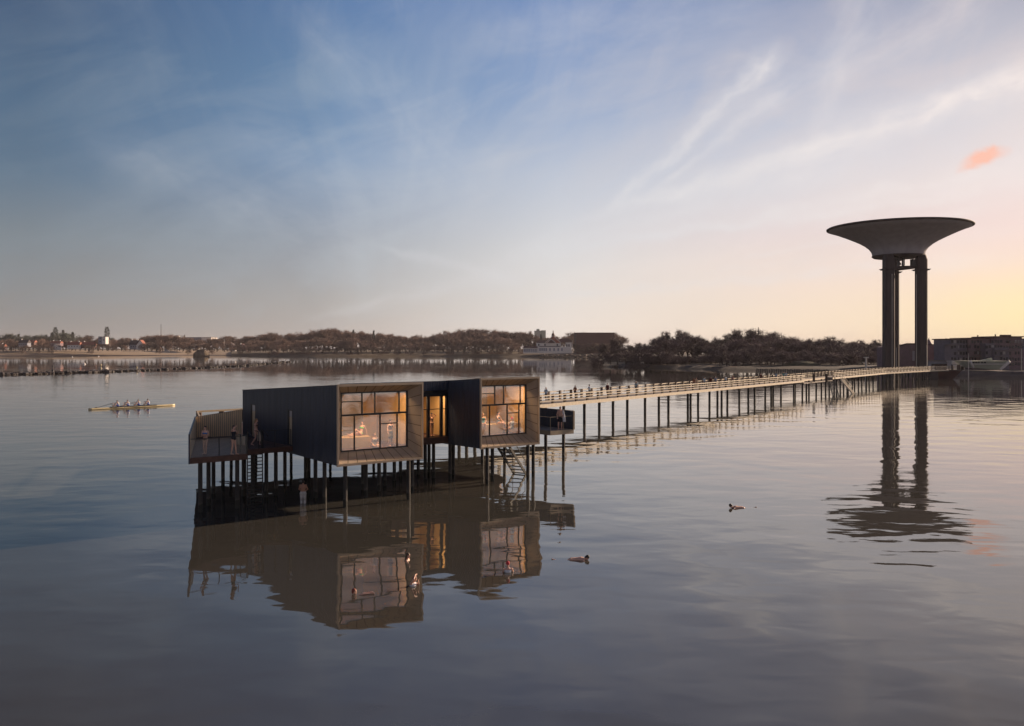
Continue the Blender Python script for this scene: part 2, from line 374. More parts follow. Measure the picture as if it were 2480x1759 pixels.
# ------------------------------------------------------------------ land
def strip(name, m, pts, prof, amp=.0, outer=None):
    """pts: shoreline points; prof: (distance inland, height) rows going away from the viewer."""
    b = MB(); n = len(pts); rows = []
    P = []
    for i in range(n-1):
        a, c = Vector(pts[i]), Vector(pts[i+1]); k = max(1, int((c-a).length/25))
        for j in range(k): P.append(a.lerp(c, j/k))
    P.append(Vector(pts[-1])); n = len(P)
    for k, (d, z) in enumerate(prof):
        for p in P:
            u = p.normalized(); q = p+u*d
            jit = (mnoise.noise(Vector((p.x*.02, p.y*.02, k*3.1)))*amp*(1 if 0 < k else .2))
            b.v.append((q.x+u.x*jit*6, q.y+u.y*jit*6, z+(jit*.25 if k > 1 else 0)))
    for k in range(len(prof)-1):
        for i in range(n-1): b.f.append((k*n+i, k*n+i+1, (k+1)*n+i+1, (k+1)*n+i))
    return tag(b.build(name, m, smooth=True), kind='structure')
def W(px, py): Y = GY(py); return (GX(px, Y), Y)
L1 = [(-2600, 700), (-1500, 1000), W(-60, 863.2), W(150, 862.6), W(330, 861.6), W(480, 860.5), W(560, 861.5)]
L2 = [W(560, 861.5), W(640, 862.3), W(800, 863.2), W(1000, 863.6), W(1120, 863.8), W(1240, 864.4), W(1400, 865), W(1500, 865), W(1700, 866)]
strip('beach', M_SAND, L1, [(-10, -.3), (0, .2), (40, 1.8), (130, 6.3), (240, 7.4)], 2)
strip('seaweed_shore', M_MUD, [(p[0]*.992, p[1]*.992) for p in L1], [(-3, -.2), (1, .32), (9, .5), (22, .9), (30, .7)], 2)
strip('land', M_LAND, [(p[0]*1.18, p[1]*1.18) for p in L1], [(0, 7.0), (60, 7.8), (400, 9.0), (4000, 9.3)], 1)
strip('land', M_LAND, L2, [(-6, -.3), (0, .5), (6, 2.2), (70, 4.9), (160, 6.4), (400, 8.5), (4000, 9.3)], 1)
strip('sand_path', M_SAND, [W(1010, 863.2), W(1100, 862.8), W(1160, 862.6), W(1230, 863.0)], [(3, 1.2), (12, 3.2), (24, 3.6), (28, 3.3)], .5)
RS = [W(1460, 889), W(1560, 890.5), W(1680, 894), W(1790, 898), W(1870, 898), W(1960, 899.5), W(2080, 902), W(2180, 904.5)]
strip('land', M_DLAND, RS, [(-3, -.3), (0, .3), (5, 1.2), (30, 1.9), (80, 2.6), (220, 3.6), (700, 3)], .5)
strip('beach', M_SAND, [W(1560, 889.9), W(1640, 892.0), W(1700, 894.0), W(1785, 897.4)], [(-1.5, .1), (1, 1.0), (6, 1.6), (9, 1.5)], .3)
strip('quay', M_QUAY, [W(2170, 904.0), W(2300, 906), (158, 316), (205, 300), (228, 255), (236, 190), (232, 110), (222, 30), (208, -50), (180, -130)],
      [(-.2, -.5), (0, 1.5), (1.5, 1.62), (300, 1.9)], 0)

# ------------------------------------------------------------------ bathhouse
e1 = Vector((.785, .6195, 0)); n1 = Vector((-.6195, .785, 0))       # along the front, towards the back
A0 = Vector((-10.5, 52.7, 0)); B0 = Vector((-2.2, 62.3, 0))
ANG = math.atan2(e1.y, e1.x)
def at(o, i, n, z): v = o+e1*i+n1*n; return Vector((v.x, v.y, z))
bath = thing('bathhouse', 'long dark blue bathhouse of two boxes on black piles standing in the sea', 'bathhouse', A0)
def corrugated(b, p0, p1, zb0, zt0, zb1, zt1, outn, pitch=.21, depth=.022):
    L = (p1-p0).length; k = max(1, int(round(L/pitch))); d = (p1-p0)/L
    pts = []
    for i in range(k):
        for f, o in ((0, 0), (.38, 0), (.46, 1), (.92, 1)):
            pts.append(((i+f)*L/k, o*depth))
    pts.append((L, 0)); base_ = len(b.v)
    for s_, o in pts:
        q = p0+d*s_+outn*o; t = s_/L
        b.v.append((q.x, q.y, zb0+(zb1-zb0)*t)); b.v.append((q.x, q.y, zt0+(zt1-zt0)*t))
    for i in range(len(pts)-1):
        a = base_+2*i; b.f.append((a, a+2, a+3, a+1))
def cabin(O, wdt, dep, zf, zr, doors, name, lab, win, room_d, far_color):
    """funnel-shaped cabin: zf/zr = (bottom, top) heights at the front and rear."""
    zt = lambda n: zf[1]+(zr[1]-zf[1])*n/dep
    zb = lambda n: zf[0]+(zr[0]-zf[0])*n/dep
    b = MB()
    runs = []; last = 0.0
    for d0, d1, z0, z1 in doors: runs.append((last, d0, None)); runs.append((d0, d1, (z0, z1))); last = d1
    runs.append((last, dep, None))
    for a, c, dr in runs:
        if dr:
            corrugated(b, at(O, 0, a, 0), at(O, 0, c, 0), dr[1], zt(a), dr[1], zt(c), -e1)
            corrugated(b, at(O, 0, a, 0), at(O, 0, c, 0), zb(a), dr[0], zb(c), dr[0], -e1)
        else: corrugated(b, at(O, 0, a, 0), at(O, 0, c, 0), zb(a), zt(a), zb(c), zt(c), -e1)
    corrugated(b, at(O, wdt, 0, 0), at(O, wdt, dep, 0), zb(0), zt(0), zb(dep), zt(dep), e1)
    corrugated(b, at(O, 0, dep, 0), at(O, wdt, dep, 0), zb(dep), zt(dep), zb(dep), zt(dep), n1)
    cl = b.build('wall_cladding', M_CLAD, bath)
    b = MB(); b.hexa([at(O, .02, .13, zt(0)-.08), at(O, wdt-.02, .13, zt(0)-.08), at(O, wdt-.02, dep-.02, zt(dep)-.08), at(O, .02, dep-.02, zt(dep)-.08)],
                     [at(O, -.05, .06, zt(0)+.01), at(O, wdt+.05, .06, zt(0)+.01), at(O, wdt+.05, dep+.04, zt(dep)+.01), at(O, -.05, dep+.04, zt(dep)+.01)])
    b.build('roof', M_CLAD, bath)
    b = MB(); b.hexa([at(O, .02, .06, zb(0)+.02), at(O, wdt-.02, .06, zb(0)+.02), at(O, wdt-.02, dep-.02, zb(dep)+.02), at(O, .02, dep-.02, zb(dep)+.02)],
                     [at(O, .02, .13, zb(0)+.07), at(O, wdt-.02, .13, zb(0)+.07), at(O, wdt-.02, dep-.02, zb(dep)+.07), at(O, .02, dep-.02, zb(dep)+.07)])
    b.build('underside', M_SOFF, bath)
    # splayed front frame
    x0, x1, g0, g1, gd = win            # inset sides, glass bottom / top height, recess
    ob, ot = zf
    fr = MB(); t_ = .10
    fr.hexa([at(O, -.06, -.02, ob-.04), at(O, wdt+.06, -.02, ob-.04), at(O, wdt+.06, .12, ob-.04), at(O, -.06, .12, ob-.04)],
            [at(O, -.06, -.02, ob+t_), at(O, wdt+.06, -.02, ob+t_), at(O, wdt+.06, .12, ob+t_), at(O, -.06, .12, ob+t_)])
    fr.hexa([at(O, -.06, -.02, ot-t_), at(O, wdt+.06, -.02, ot-t_), at(O, wdt+.06, .12, ot-t_), at(O, -.06, .12, ot-t_)],
            [at(O, -.06, -.02, ot+.04), at(O, wdt+.06, -.02, ot+.04), at(O, wdt+.06, .12, ot+.04), at(O, -.06, .12, ot+.04)])
    for a, c in ((-.06, .05), (wdt-.05, wdt+.06)):
        fr.hexa([at(O, a, -.02, ob+t_), at(O, c, -.02, ob+t_), at(O, c, .12, ob+t_), at(O, a, .12, ob+t_)],
                [at(O, a, -.02, ot-t_), at(O, c, -.02, ot-t_), at(O, c, .12, ot-t_), at(O, a, .12, ot-t_)])
    front = fr.build('front_frame', M_FRAMEW, bath)
    OB = [(.05, ob+t_), (wdt-.05, ob+t_), (wdt-.05, ot-t_), (.05, ot-t_)]
    IB = [(x0, g0), (wdt-x1, g0), (wdt-x1, g1), (x0, g1)]
    bk = MB(); pn = MB()
    for k, cnt in ((0, 9), (1, 7), (2, 9), (3, 7)):
        o0, o1, i0, i1 = OB[k], OB[(k+1) % 4], IB[k], IB[(k+1) % 4]
        P = lambda q, n: at(O, q[0], n, q[1])
        lerp = lambda p, q, t: (p[0]+(q[0]-p[0])*t, p[1]+(q[1]-p[1])*t)
        bk.add([P(o0, .10), P(o1, .10), P(i1, gd), P(i0, gd)], [(0, 1, 2, 3)])
        mid = ((o0[0]+o1[0]+i0[0]+i1[0])/4, (o0[1]+o1[1]+i0[1]+i1[1])/4)
        cen = (wdt/2, (ob+ot)/2)
        off = .012
        def lift(p): # nudge towards the opening's middle so panels sit proud of the backing
            vx, vz = cen[0]-p[0], cen[1]-p[1]
            if k in (0, 2): return (p[0], p[1]+(off if vz > 0 else -off))
            return (p[0]+(off if vx > 0 else -off), p[1])
        for j in range(cnt):
            ga, gb = j/cnt+.004, (j+1)/cnt-.004
            pn.add([P(lift(lerp(o0, o1, ga)), .10), P(lift(lerp(o0, o1, gb)), .10), P(lift(lerp(i0, i1, gb)), gd-.01), P(lift(lerp(i0, i1, ga)), gd-.01)], [(0, 1, 2, 3)])
    bk.build('reveal_backing', mat('dark_joint', (.09, .065, .045), .8), front); pn.build('reveal_panels', M_FRAMEW, front)
    # glazing with its bars
    wn = MB(); ww = wdt-x0-x1; hh = g1-g0
    def vb(fx, f0, f1, wd=.06): 
        x = x0+fx*ww; wn.hexa([at(O, x-wd/2, gd-.06, g1-f1*hh), at(O, x+wd/2, gd-.06, g1-f1*hh), at(O, x+wd/2, gd+.05, g1-f1*hh), at(O, x-wd/2, gd+.05, g1-f1*hh)],
                              [at(O, x-wd/2, gd-.06, g1-f0*hh), at(O, x+wd/2, gd-.06, g1-f0*hh), at(O, x+wd/2, gd+.05, g1-f0*hh), at(O, x-wd/2, gd+.05, g1-f0*hh)])
    def hb(fz, f0, f1, wd=.06, pr=.063):
        z = g1-fz*hh; a, c = x0+f0*ww, x0+f1*ww
        wn.hexa([at(O, a, gd-pr, z-wd/2), at(O, c, gd-pr, z-wd/2), at(O, c, gd+pr-.01, z-wd/2), at(O, a, gd+pr-.01, z-wd/2)],
                [at(O, a, gd-pr, z+wd/2), at(O, c, gd-pr, z+wd/2), at(O, c, gd+pr-.01, z+wd/2), at(O, a, gd+pr-.01, z+wd/2)])
    vb(.008, 0, 1, .07); vb(.992, 0, 1, .09); hb(.008, 0, 1, .07); hb(.992, 0, 1, .07); hb(.385, 0, 1, .12, .07)
    vb(.31, 0, .385); vb(.50, 0, .385); vb(.87, 0, .385); hb(.155, 0, .31)
    vb(.20, .385, 1); vb(.58, .385, 1); vb(.84, .385, 1); hb(.565, .58, .84)
    wf = wn.build('window', M_DARK, bath)
    gp = MB(); gp.add([at(O, x0, gd, g0), at(O, wdt-x1, gd, g0), at(O, wdt-x1, gd, g1), at(O, x0, gd, g1)], [(0, 1, 2, 3)])
    gp.build('pane', M_GLASS, wf)
    # room behind the glass
    fl, ce = g0+.02, g1+.10
    rm = MB(); I0, I1, N0, N1 = .25, wdt-.25, gd+.08, gd+room_d
    rm.add([at(O, I0, N0, fl), at(O, I1, N0, fl), at(O, I1, N1, fl), at(O, I0, N1, fl), at(O, I0, N0, ce), at(O, I1, N0, ce), at(O, I1, N1, ce), at(O, I0, N1, ce)],
           [(7, 6, 5, 4), (2, 3, 7, 6), (3, 0, 4, 7), (1, 2, 6, 5)])
    rm.build('room_lining', M_WARM, bath)
    rm = MB(); rm.add([at(O, I0, N0, fl+.01), at(O, I1, N0, fl+.01), at(O, I1, N1, fl+.01), at(O, I0, N1, fl+.01)], [(0, 1, 2, 3)])
    rm.build('room_floor', M_DECK, bath)
    rm = MB(); c0, c1_ = wdt*.47, wdt*.74
    rm.hexa([at(O, c0, N1-.45, fl+.02), at(O, c1_, N1-.45, fl+.02), at(O, c1_, N1-.02, fl+.02), at(O, c0, N1-.02, fl+.02)],
            [at(O, c0, N1-.45, ce-.02), at(O, c1_, N1-.45, ce-.02), at(O, c1_, N1-.02, ce-.02), at(O, c0, N1-.02, ce-.02)])
    rm.build('partition', M_GREYIN, bath)
    bn = MB()
    bn.hexa([at(O, I0+.02, N1-1.5, fl+.42), at(O, c0-.1, N1-1.5, fl+.42), at(O, c0-.1, N1-.9, fl+.42), at(O, I0+.02, N1-1.5+.6, fl+.42)],
            [at(O, I0+.02, N1-1.5, fl+.5), at(O, c0-.1, N1-1.5, fl+.5), at(O, c0-.1, N1-.9, fl+.5), at(O, I0+.02, N1-1.5+.6, fl+.5)])
    bn.hexa([at(O, I0+.02, N1-.88, fl+.85), at(O, c0-.1, N1-.88, fl+.85), at(O, c0-.1, N1-.05, fl+.85), at(O, I0+.02, N1-.05, fl+.85)],
            [at(O, I0+.02, N1-.88, fl+.95), at(O, c0-.1, N1-.88, fl+.95), at(O, c0-.1, N1-.05, fl+.95), at(O, I0+.02, N1-.05, fl+.95)])
    bn.build('bench', M_WARM, bath)
    lm = MB(); lm.box(at(O, wdt/2, gd+.24, ce-.04), (ww-.5, .16, .05), ANG)
    lp = lm.build('ceiling_lamp', M_LAMP, bath)
    vl = MB(); vl.box(at(O, wdt/2, gd+.10, (ce+g1-.16)/2), (ww-.1, .025, ce-g1+.16), ANG); vl.build('lamp_valance', M_WARM, bath)
    return lp, (at(O, wdt/2, gd+.26, ce-.08)), fl
def area(loc, sx, sy, power, name='room_light', color=(1, .66, .36)):
    l = bpy.data.lights.new(name, 'AREA'); l.shape = 'RECTANGLE'; l.size = sx; l.size_y = sy; l.energy = power; l.color = color
    o = bpy.data.objects.new(name, l); col.objects.link(o); o.parent = bath
    o.location = Vector(loc)-worldloc(bath); o.rotation_euler = (0, 0, ANG); return o
_, la, FLA = cabin(A0, 6.0, 15.3, (2.7, 7.6), (3.02, 6.75), [(6.5, 7.3, 3.40, 5.75), (12.8, 13.75, 3.40, 5.8)], 'A', '', (.60, .60, 3.44, 7.08, .9), 4.6, None)
area(la, 4.0, .16, 230)
_, lb, FLB = cabin(B0, 5.4, 14.0, (2.65, 7.66), (2.55, 6.8), [], 'B', '', (.55, .55, 3.40, 7.10, .9), 4.2, None)
area(lb, 3.6, .16, 210)
# side doors on the deck: dark leaf, tan wall seen through glass
for d0, d1, z1 in ((6.5, 7.3, 5.75), (12.8, 13.75, 5.8)):
    b = MB(); w_ = .07
    for a, c in ((d0, d0+w_), (d1-w_-.12, d1)):
        b.hexa([at(A0, -.03, a, 3.4), at(A0, .10, a, 3.4), at(A0, .10, c, 3.4), at(A0, -.03, c, 3.4)], [at(A0, -.03, a, z1), at(A0, .10, a, z1), at(A0, .10, c, z1), at(A0, -.03, c, z1)])
    b.hexa([at(A0, -.02, d0+w_, z1-.08), at(A0, .09, d0+w_, z1-.08), at(A0, .09, d1-w_-.12, z1-.08), at(A0, -.02, d1-w_-.12, z1-.08)],
           [at(A0, -.02, d0+w_, z1-.003), at(A0, .09, d0+w_, z1-.003), at(A0, .09, d1-w_-.12, z1-.003), at(A0, -.02, d1-w_-.12, z1-.003)])
    dr = b.build('door', M_DARK, bath)
    b = MB(); b.hexa([at(A0, .03, d0+w_, 3.42), at(A0, .06, d0+w_, 3.42), at(A0, .06, d1-w_-.12, 3.42), at(A0, .03, d1-w_-.12, 3.42)],
                     [at(A0, .03, d0+w_, z1-.5), at(A0, .06, d0+w_, z1-.5), at(A0, .06, d1-w_-.12, z1-.5), at(A0, .03, d1-w_-.12, z1-.5)])
    b.build('door_leaf', M_TAN, dr)
    b = MB(); b.hexa([at(A0, .03, d0+w_, z1-.49), at(A0, .06, d0+w_, z1-.49), at(A0, .06, d1-w_-.12, z1-.49), at(A0, .03, d1-w_-.12, z1-.49)],
                     [at(A0, .03, d0+w_, z1-.08), at(A0, .06, d0+w_, z1-.08), at(A0, .06, d1-w_-.12, z1-.08), at(A0, .03, d1-w_-.12, z1-.08)])
    b.build('sky_pane', M_WINP, dr)  # pale colour stands in for sky showing at the top of the doorway
# glazed link between the two boxes
C0 = B0+n1*4.16
def lk(i, n, z): return at(C0, i, n, z)
b = MB(); corrugated(b, lk(-4.9, 0, 0), lk(-.03, 0, 0), 6.62, 7.40, 6.72, 7.40, -n1); b.build('wall_cladding', M_CLAD, bath)
b = MB(); b.hexa([lk(-4.9, .04, 7.2), lk(-.03, .04, 7.2), lk(-.03, 8, 6.9), lk(-4.9, 8, 6.9)], [lk(-4.9, .04, 7.39), lk(-.03, .04, 7.39), lk(-.03, 8, 7.05), lk(-4.9, 8, 7.05)])
b.build('roof', M_CLAD, bath)
b = MB(); b.hexa([lk(-4.9, .05, 6.58), lk(-.03, .05, 6.66), lk(-.03, 8, 6.5), lk(-4.9, 8, 6.5)], [lk(-4.9, .05, 6.62), lk(-.03, .05, 6.71), lk(-.03, 8, 6.62), lk(-4.9, 8, 6.62)])
b.build('soffit', M_SOFF, bath)
b = MB(); b.hexa([lk(-4.9, 0, 2.72), lk(-.02, 0, 2.72), lk(-.02, 8, 2.72), lk(-4.9, 8, 2.72)], [lk(-4.9, 0, 3.22), lk(-.02, 0, 3.22), lk(-.02, 8, 3.22), lk(-4.9, 8, 3.22)])
b.build('floor_slab', M_DECK, bath)
b = MB(); gz0, gz1 = 3.22, 6.25; rc = .12
b.hexa([lk(-4.9, rc-.05, gz1), lk(-.04, rc-.05, gz1), lk(-.04, rc+.1, gz1), lk(-4.9, rc+.1, gz1)], [lk(-4.9, rc-.05, 6.6), lk(-.04, rc-.05, 6.6), lk(-.04, rc+.1, 6.6), lk(-4.9, rc+.1, 6.6)])
for x_, wd in ((-.10, .12), (-.56, .20), (-1.72, .20), (-3.3, .20), (-4.4, .20)):
    b.hexa([lk(x_-wd/2, rc-.07, gz0), lk(x_+wd/2, rc-.07, gz0), lk(x_+wd/2, rc+.12, gz0), lk(x_-wd/2, rc+.12, gz0)], [lk(x_-wd/2, rc-.07, gz1), lk(x_+wd/2, rc-.07, gz1), lk(x_+wd/2, rc+.12, gz1), lk(x_-wd/2, rc+.12, gz1)])
for z_ in (5.28, 3.25):
    b.hexa([lk(-4.9, rc-.02, z_), lk(-.1, rc-.02, z_), lk(-.1, rc+.06, z_), lk(-4.9, rc+.06, z_)], [lk(-4.9, rc-.02, z_+.05), lk(-.1, rc-.02, z_+.05), lk(-.1, rc+.06, z_+.05), lk(-4.9, rc+.06, z_+.05)])
wf = b.build('window', M_DARK, bath)
b = MB(); b.add([lk(-4.9, rc+.02, gz0), lk(-.1, rc+.02, gz0), lk(-.1, rc+.02, gz1), lk(-4.9, rc+.02, gz1)], [(0, 1, 2, 3)]); b.build('pane', glass('link_glass', .04), wf)
b = MB(); D = 4.0
b.add([lk(-4.8, rc+.15, 3.24), lk(-.06, rc+.15, 3.24), lk(-.06, D, 3.24), lk(-4.8, D, 3.24), lk(-4.8, rc+.15, 6.5), lk(-.06, rc+.15, 6.5), lk(-.06, D, 6.5), lk(-4.8, D, 6.5)],
      [(7, 6, 5, 4), (2, 3, 7, 6), (3, 0, 4, 7), (1, 2, 6, 5)])
b.build('room_lining', M_WARM, bath)
b = MB(); b.box(lk(-2.2, .38, 6.47), (3.6, .12, .05), ANG); b.build('ceiling_lamp', M_LAMP, bath)
area(lk(-2.2, .38, 6.43), 3.4, .1, 120)
b = MB(); b.box(lk(-2.75, 1.5, 3.75), (.5, .5, 1.0), ANG); b.build('cabinet', M_WHITE, bath)

# left sun deck -----------------------------------------------------------
DZ0, DZ1 = 3.02, 3.35
FL = Vector((-19.0, 51.2, 0)); FR = FL+e1*3.58
RL = Vector((-23.0, 63.2, 0)); RRr = at(A0, 0, 15.25, 0); AS = at(A0, -.05, 6.4, 0)
RD = AS-e1*2.35                                   # right part, front corner by the ladder
dk = MB()
def poly_prism(b, pts, z0, z1):
    n = len(pts); b.add([(p[0], p[1], z0) for p in pts]+[(p[0], p[1], z1) for p in pts],
                        [tuple(range(n-1, -1, -1)), tuple(range(n, 2*n))]+[(i, (i+1) % n, n+(i+1) % n, n+i) for i in range(n)])
INN = FR+(RD-FR).dot(n1)*n1
poly_prism(dk, [FL, FR, INN, RD, AS, RRr+Vector((-.05, 0, 0)), RL], DZ0, DZ1)
dk.build('deck', M_DECK, bath)
fb = MB()
for k in range(46):                               # deck boards as proud thin planks along the front direction
    t0 = k/46
    a = FL.lerp(RL, t0+.002); c = FL.lerp(RL, t0+1/46-.0025)
    s_ = (a-FL).dot(n1); wR = 3.52 if s_ < (RD-FR).dot(n1)+.05 else min(8.3, (A0-a).dot(e1)-.12)
    fb.hexa([(a.x, a.y, DZ1), (a.x+e1.x*wR, a.y+e1.y*wR, DZ1), (c.x+e1.x*wR, c.y+e1.y*wR, DZ1), (c.x, c.y, DZ1)],
            [(a.x, a.y, DZ1+.02), (a.x+e1.x*wR, a.y+e1.y*wR, DZ1+.02), (c.x+e1.x*wR, c.y+e1.y*wR, DZ1+.02), (c.x, c.y, DZ1+.02)])
fb.build('deck_boards', M_DECK, bath)
# board fence at the back
fe = MB(); FR_ = RRr-e1*.05; k = 24
for i in range(k):
    a = RL.lerp(FR_, i/k); c = RL.lerp(FR_, (i+.78)/k); zt0 = 4.88+.45*(i/k)**1.3
    d = n1*.03
    fe.hexa([(a.x, a.y, DZ1+.02), (c.x, c.y, DZ1+.02), (c.x+d.x, c.y+d.y, DZ1+.02), (a.x+d.x, a.y+d.y, DZ1+.02)],
            [(a.x, a.y, zt0), (c.x, c.y, zt0+.015), (c.x+d.x, c.y+d.y, zt0+.015), (a.x+d.x, a.y+d.y, zt0)])
fence = fe.build('fence', M_FENCE, bath)
b = MB()
a, c = RL+n1*.05, FR_+n1*.05; d = n1*.04
b.hexa([(a.x, a.y, DZ1), (c.x, c.y, DZ1), (c.x+d.x, c.y+d.y, DZ1), (a.x+d.x, a.y+d.y, DZ1)], [(a.x, a.y, 4.86), (c.x, c.y, 5.31), (c.x+d.x, c.y+d.y, 5.31), (a.x+d.x, a.y+d.y, 4.86)])
b.build('backing_board', M_CLAD, fence)
b = MB(); q = Vector((GX(482, 79.0), 79.0, 0)); r_ = Vector((GX(594, 82.5), 82.5, 0))
for t in (0, .48, .98): p = q.lerp(r_, t); b = MB(); b.bar((p.x, p.y, 2.9), (p.x, p.y, 4.02), .42, .3); b.build('beam_post', M_POST, bath)
b = MB(); b.bar((q.x-.25, q.y, 4.10), (r_.x, r_.y, 4.10), .16, .16); b.bar((q.x-.15, q.y, 4.09), (RL.x-.3, RL.y+2.5, 4.09), .14, .14); b.build('top_beam', M_TAN, bath)
# solid side wall on the far left
b = MB(); t = .09; sx = Vector((1, .1, 0)).normalized()*t
b.hexa([FL, FL+sx, RL+sx, RL], [FL, FL+sx, RL+sx, RL])
k0 = len(b.v)-8
for i in range(4): v = b.v[k0+i]; b.v[k0+i] = (v[0], v[1], DZ0)
for i, z in ((4, 4.78), (5, 4.78), (6, 4.90), (7, 4.90)): v = b.v[k0+i]; b.v[k0+i] = (v[0], v[1], z)
b.build('side_wall', M_CLAD, bath)
b = MB()
for i in range(30):
    a = (FL+sx).lerp(RL+sx, i/30+.002); c = (FL+sx).lerp(RL+sx, (i+.9)/30); o = sx*.25; z0, z1 = 4.72+.12*i/30, 4.72+.12*(i+.9)/30
    b.hexa([(a.x, a.y, DZ1), (a.x+o.x, a.y+o.y, DZ1), (c.x+o.x, c.y+o.y, DZ1), (c.x, c.y, DZ1)], [(a.x, a.y, z0), (a.x+o.x, a.y+o.y, z0), (c.x+o.x, c.y+o.y, z1), (c.x, c.y, z1)])
b.build('wall_boards', M_FENCE, bath)
# glass balustrades
def balustrade(pts, z, h=1.12, posts=2, top=.03):
    rl = MB(); gl = MB()
    for a, c in zip(pts[:-1], pts[1:]):
        a, c = Vector(a), Vector(c)
        rl.bar((a.x, a.y, z+h), (c.x, c.y, z+h), .035, top)
        for i in range(posts+1):
            p = a.lerp(c, i/posts); rl.bar((p.x, p.y, z), (p.x, p.y, z+h), .045, .045)
        gl.add([(a.x, a.y, z+.04), (c.x, c.y, z+.04), (c.x, c.y, z+h-.05), (a.x, a.y, z+h-.05)], [(0, 1, 2, 3)])
    o = rl.build('railing', M_DARK, bath); gl.build('glass_panel', M_RAILGLASS, o)
balustrade([FL+n1*.06+e1*.1, FR+n1*.06], DZ1)
balustrade([RD+n1*.08+e1*.05, AS+n1*.08-e1*.1], DZ1)
balustrade([FR+n1*.1-e1*.06, INN-n1*.3-e1*.06], DZ1, posts=2)
# ladder stairs
def stair(top, bot, side, wdt, steps, name='ladder', hand=True, m=M_PILE, tr=.26):
    b = MB(); top, bot, side = Vector(top), Vector(bot), Vector(side).normalized()
    for s_ in (0, 1): b.bar(top+side*(s_*wdt), bot+side*(s_*wdt), .07, .20)
    for s_ in ((0, 1) if hand else ()):
        a, c = top+side*(s_*wdt), bot+side*(s_*wdt)
        b.bar(a+Vector((0, 0, 1.0)), a.lerp(c, .85)+Vector((0, 0, .95)), .045, .045)
        b.bar(a, a+Vector((0, 0, 1.0)), .045, .045); b.bar(a.lerp(c, .85), a.lerp(c, .85)+Vector((0, 0, .95)), .04, .04)
    lad = b.build(name, m, bath)
    b = MB(); f = (bot-top); f.z = 0; f = f.normalized() if f.length > .1 else Vector((0, -1, 0))
    for i in range(steps):
        p = top.lerp(bot, (i+.5)/steps); b.bar(p+side*.04, p+side*(wdt-.04), tr, .05)
    b.build('treads', m, lad); return lad
sl0 = Vector((GX(599, 56.0), 56.0, 0))
stair((sl0.x, sl0.y, 3.3), (sl0.x*.968, sl0.y*.968, -.7), e1, 1.0, 19, hand=False, tr=.10)
b = MB()
for s_, dd in ((0, 0), (1, 0)):
    p = sl0+e1*(s_*1.0); b.bar((p.x, p.y, 3.3), (p.x, p.y, 4.55), .16 if s_ else .08, .10); 
    b.bar((p.x, p.y, 4.55), (p.x-n1.x*.9, p.y-n1.y*.9, 4.2), .06, .06)
b.build('ladder_handrail', M_PILE, bath)
stair((-1.55, 66.3, 3.1), (.35, 68.9, -.35), (.85, -.5, 0), 1.1, 12, m=M_PILE)
# little balcony on the right
NB = Vector((3.05, 69.2, 0)); NR = NB+e1*2.5; NE = NR+n1*9; NW = NB+n1*9
b = MB(); poly_prism(b, [NB, NR, NE, NW], 2.92, 3.26); b.build('balcony_floor', M_TAN, bath)
b = MB(); poly_prism(b, [Vector((-28.3, 78.3, 0)), RL+n1*.1, RRr-n1*.5, at(A0, 6.02, 14.6, 0), at(C0, -4.6, 3, 0), at(B0, -.1, 9.5, 0), at(B0, -.1, 14.1, 0), at(B0, 5.5, 14.1, 0), at(B0, 5.3, 9.5, 0), at(B0, 8.6, 9.5, 0), Vector((-.5, 84, 0)), Vector((-3.6, 98, 0)), Vector((-9, 90, 0))], 2.72, 3.0); b.build('rear_deck', M_DECK, bath)
b = MB(); poly_prism(b, [NB+n1*.1+e1*.1, NR+n1*.1-e1*.15, NE-e1*.15, NW+e1*.1], 3.262, 3.285); b.build('balcony_boards', M_WALKD, bath)
b = MB(); corrugated(b, NR-e1*.10, NE-e1*.10, 3.26, 4.75, 3.26, 4.9, -e1, .2, .03)
b.build('screen_wall', M_CLAD, bath)
b = MB(); p = NR-e1*.02; b.box((p.x, p.y, 4.0), (.14, .14, 1.5), ANG); poly_prism(b, [NR-e1*.08, NR, NE, NE-e1*.08], 4.76, 4.80); b.build('screen_edge', M_TAN, bath)
def rail2(pts, z, h, m):
    rl = MB()
    for a, c, ps in pts:
        rl.bar((a.x, a.y, z+h), (c.x, c.y, z+h), .04, .04)
        for t in ps: p = a.lerp(c, t); rl.bar((p.x, p.y, z), (p.x, p.y, z+h), .045, .045)
    return rl.build('railing', m, bath)
rail2([(NB+n1*.05+e1*.04, NR-e1*.2+n1*.05, (0, .62)), (NB+n1*.05+e1*.04, NW+e1*.04, (.3, .6, .9))], 3.26, 1.1, M_TAN)
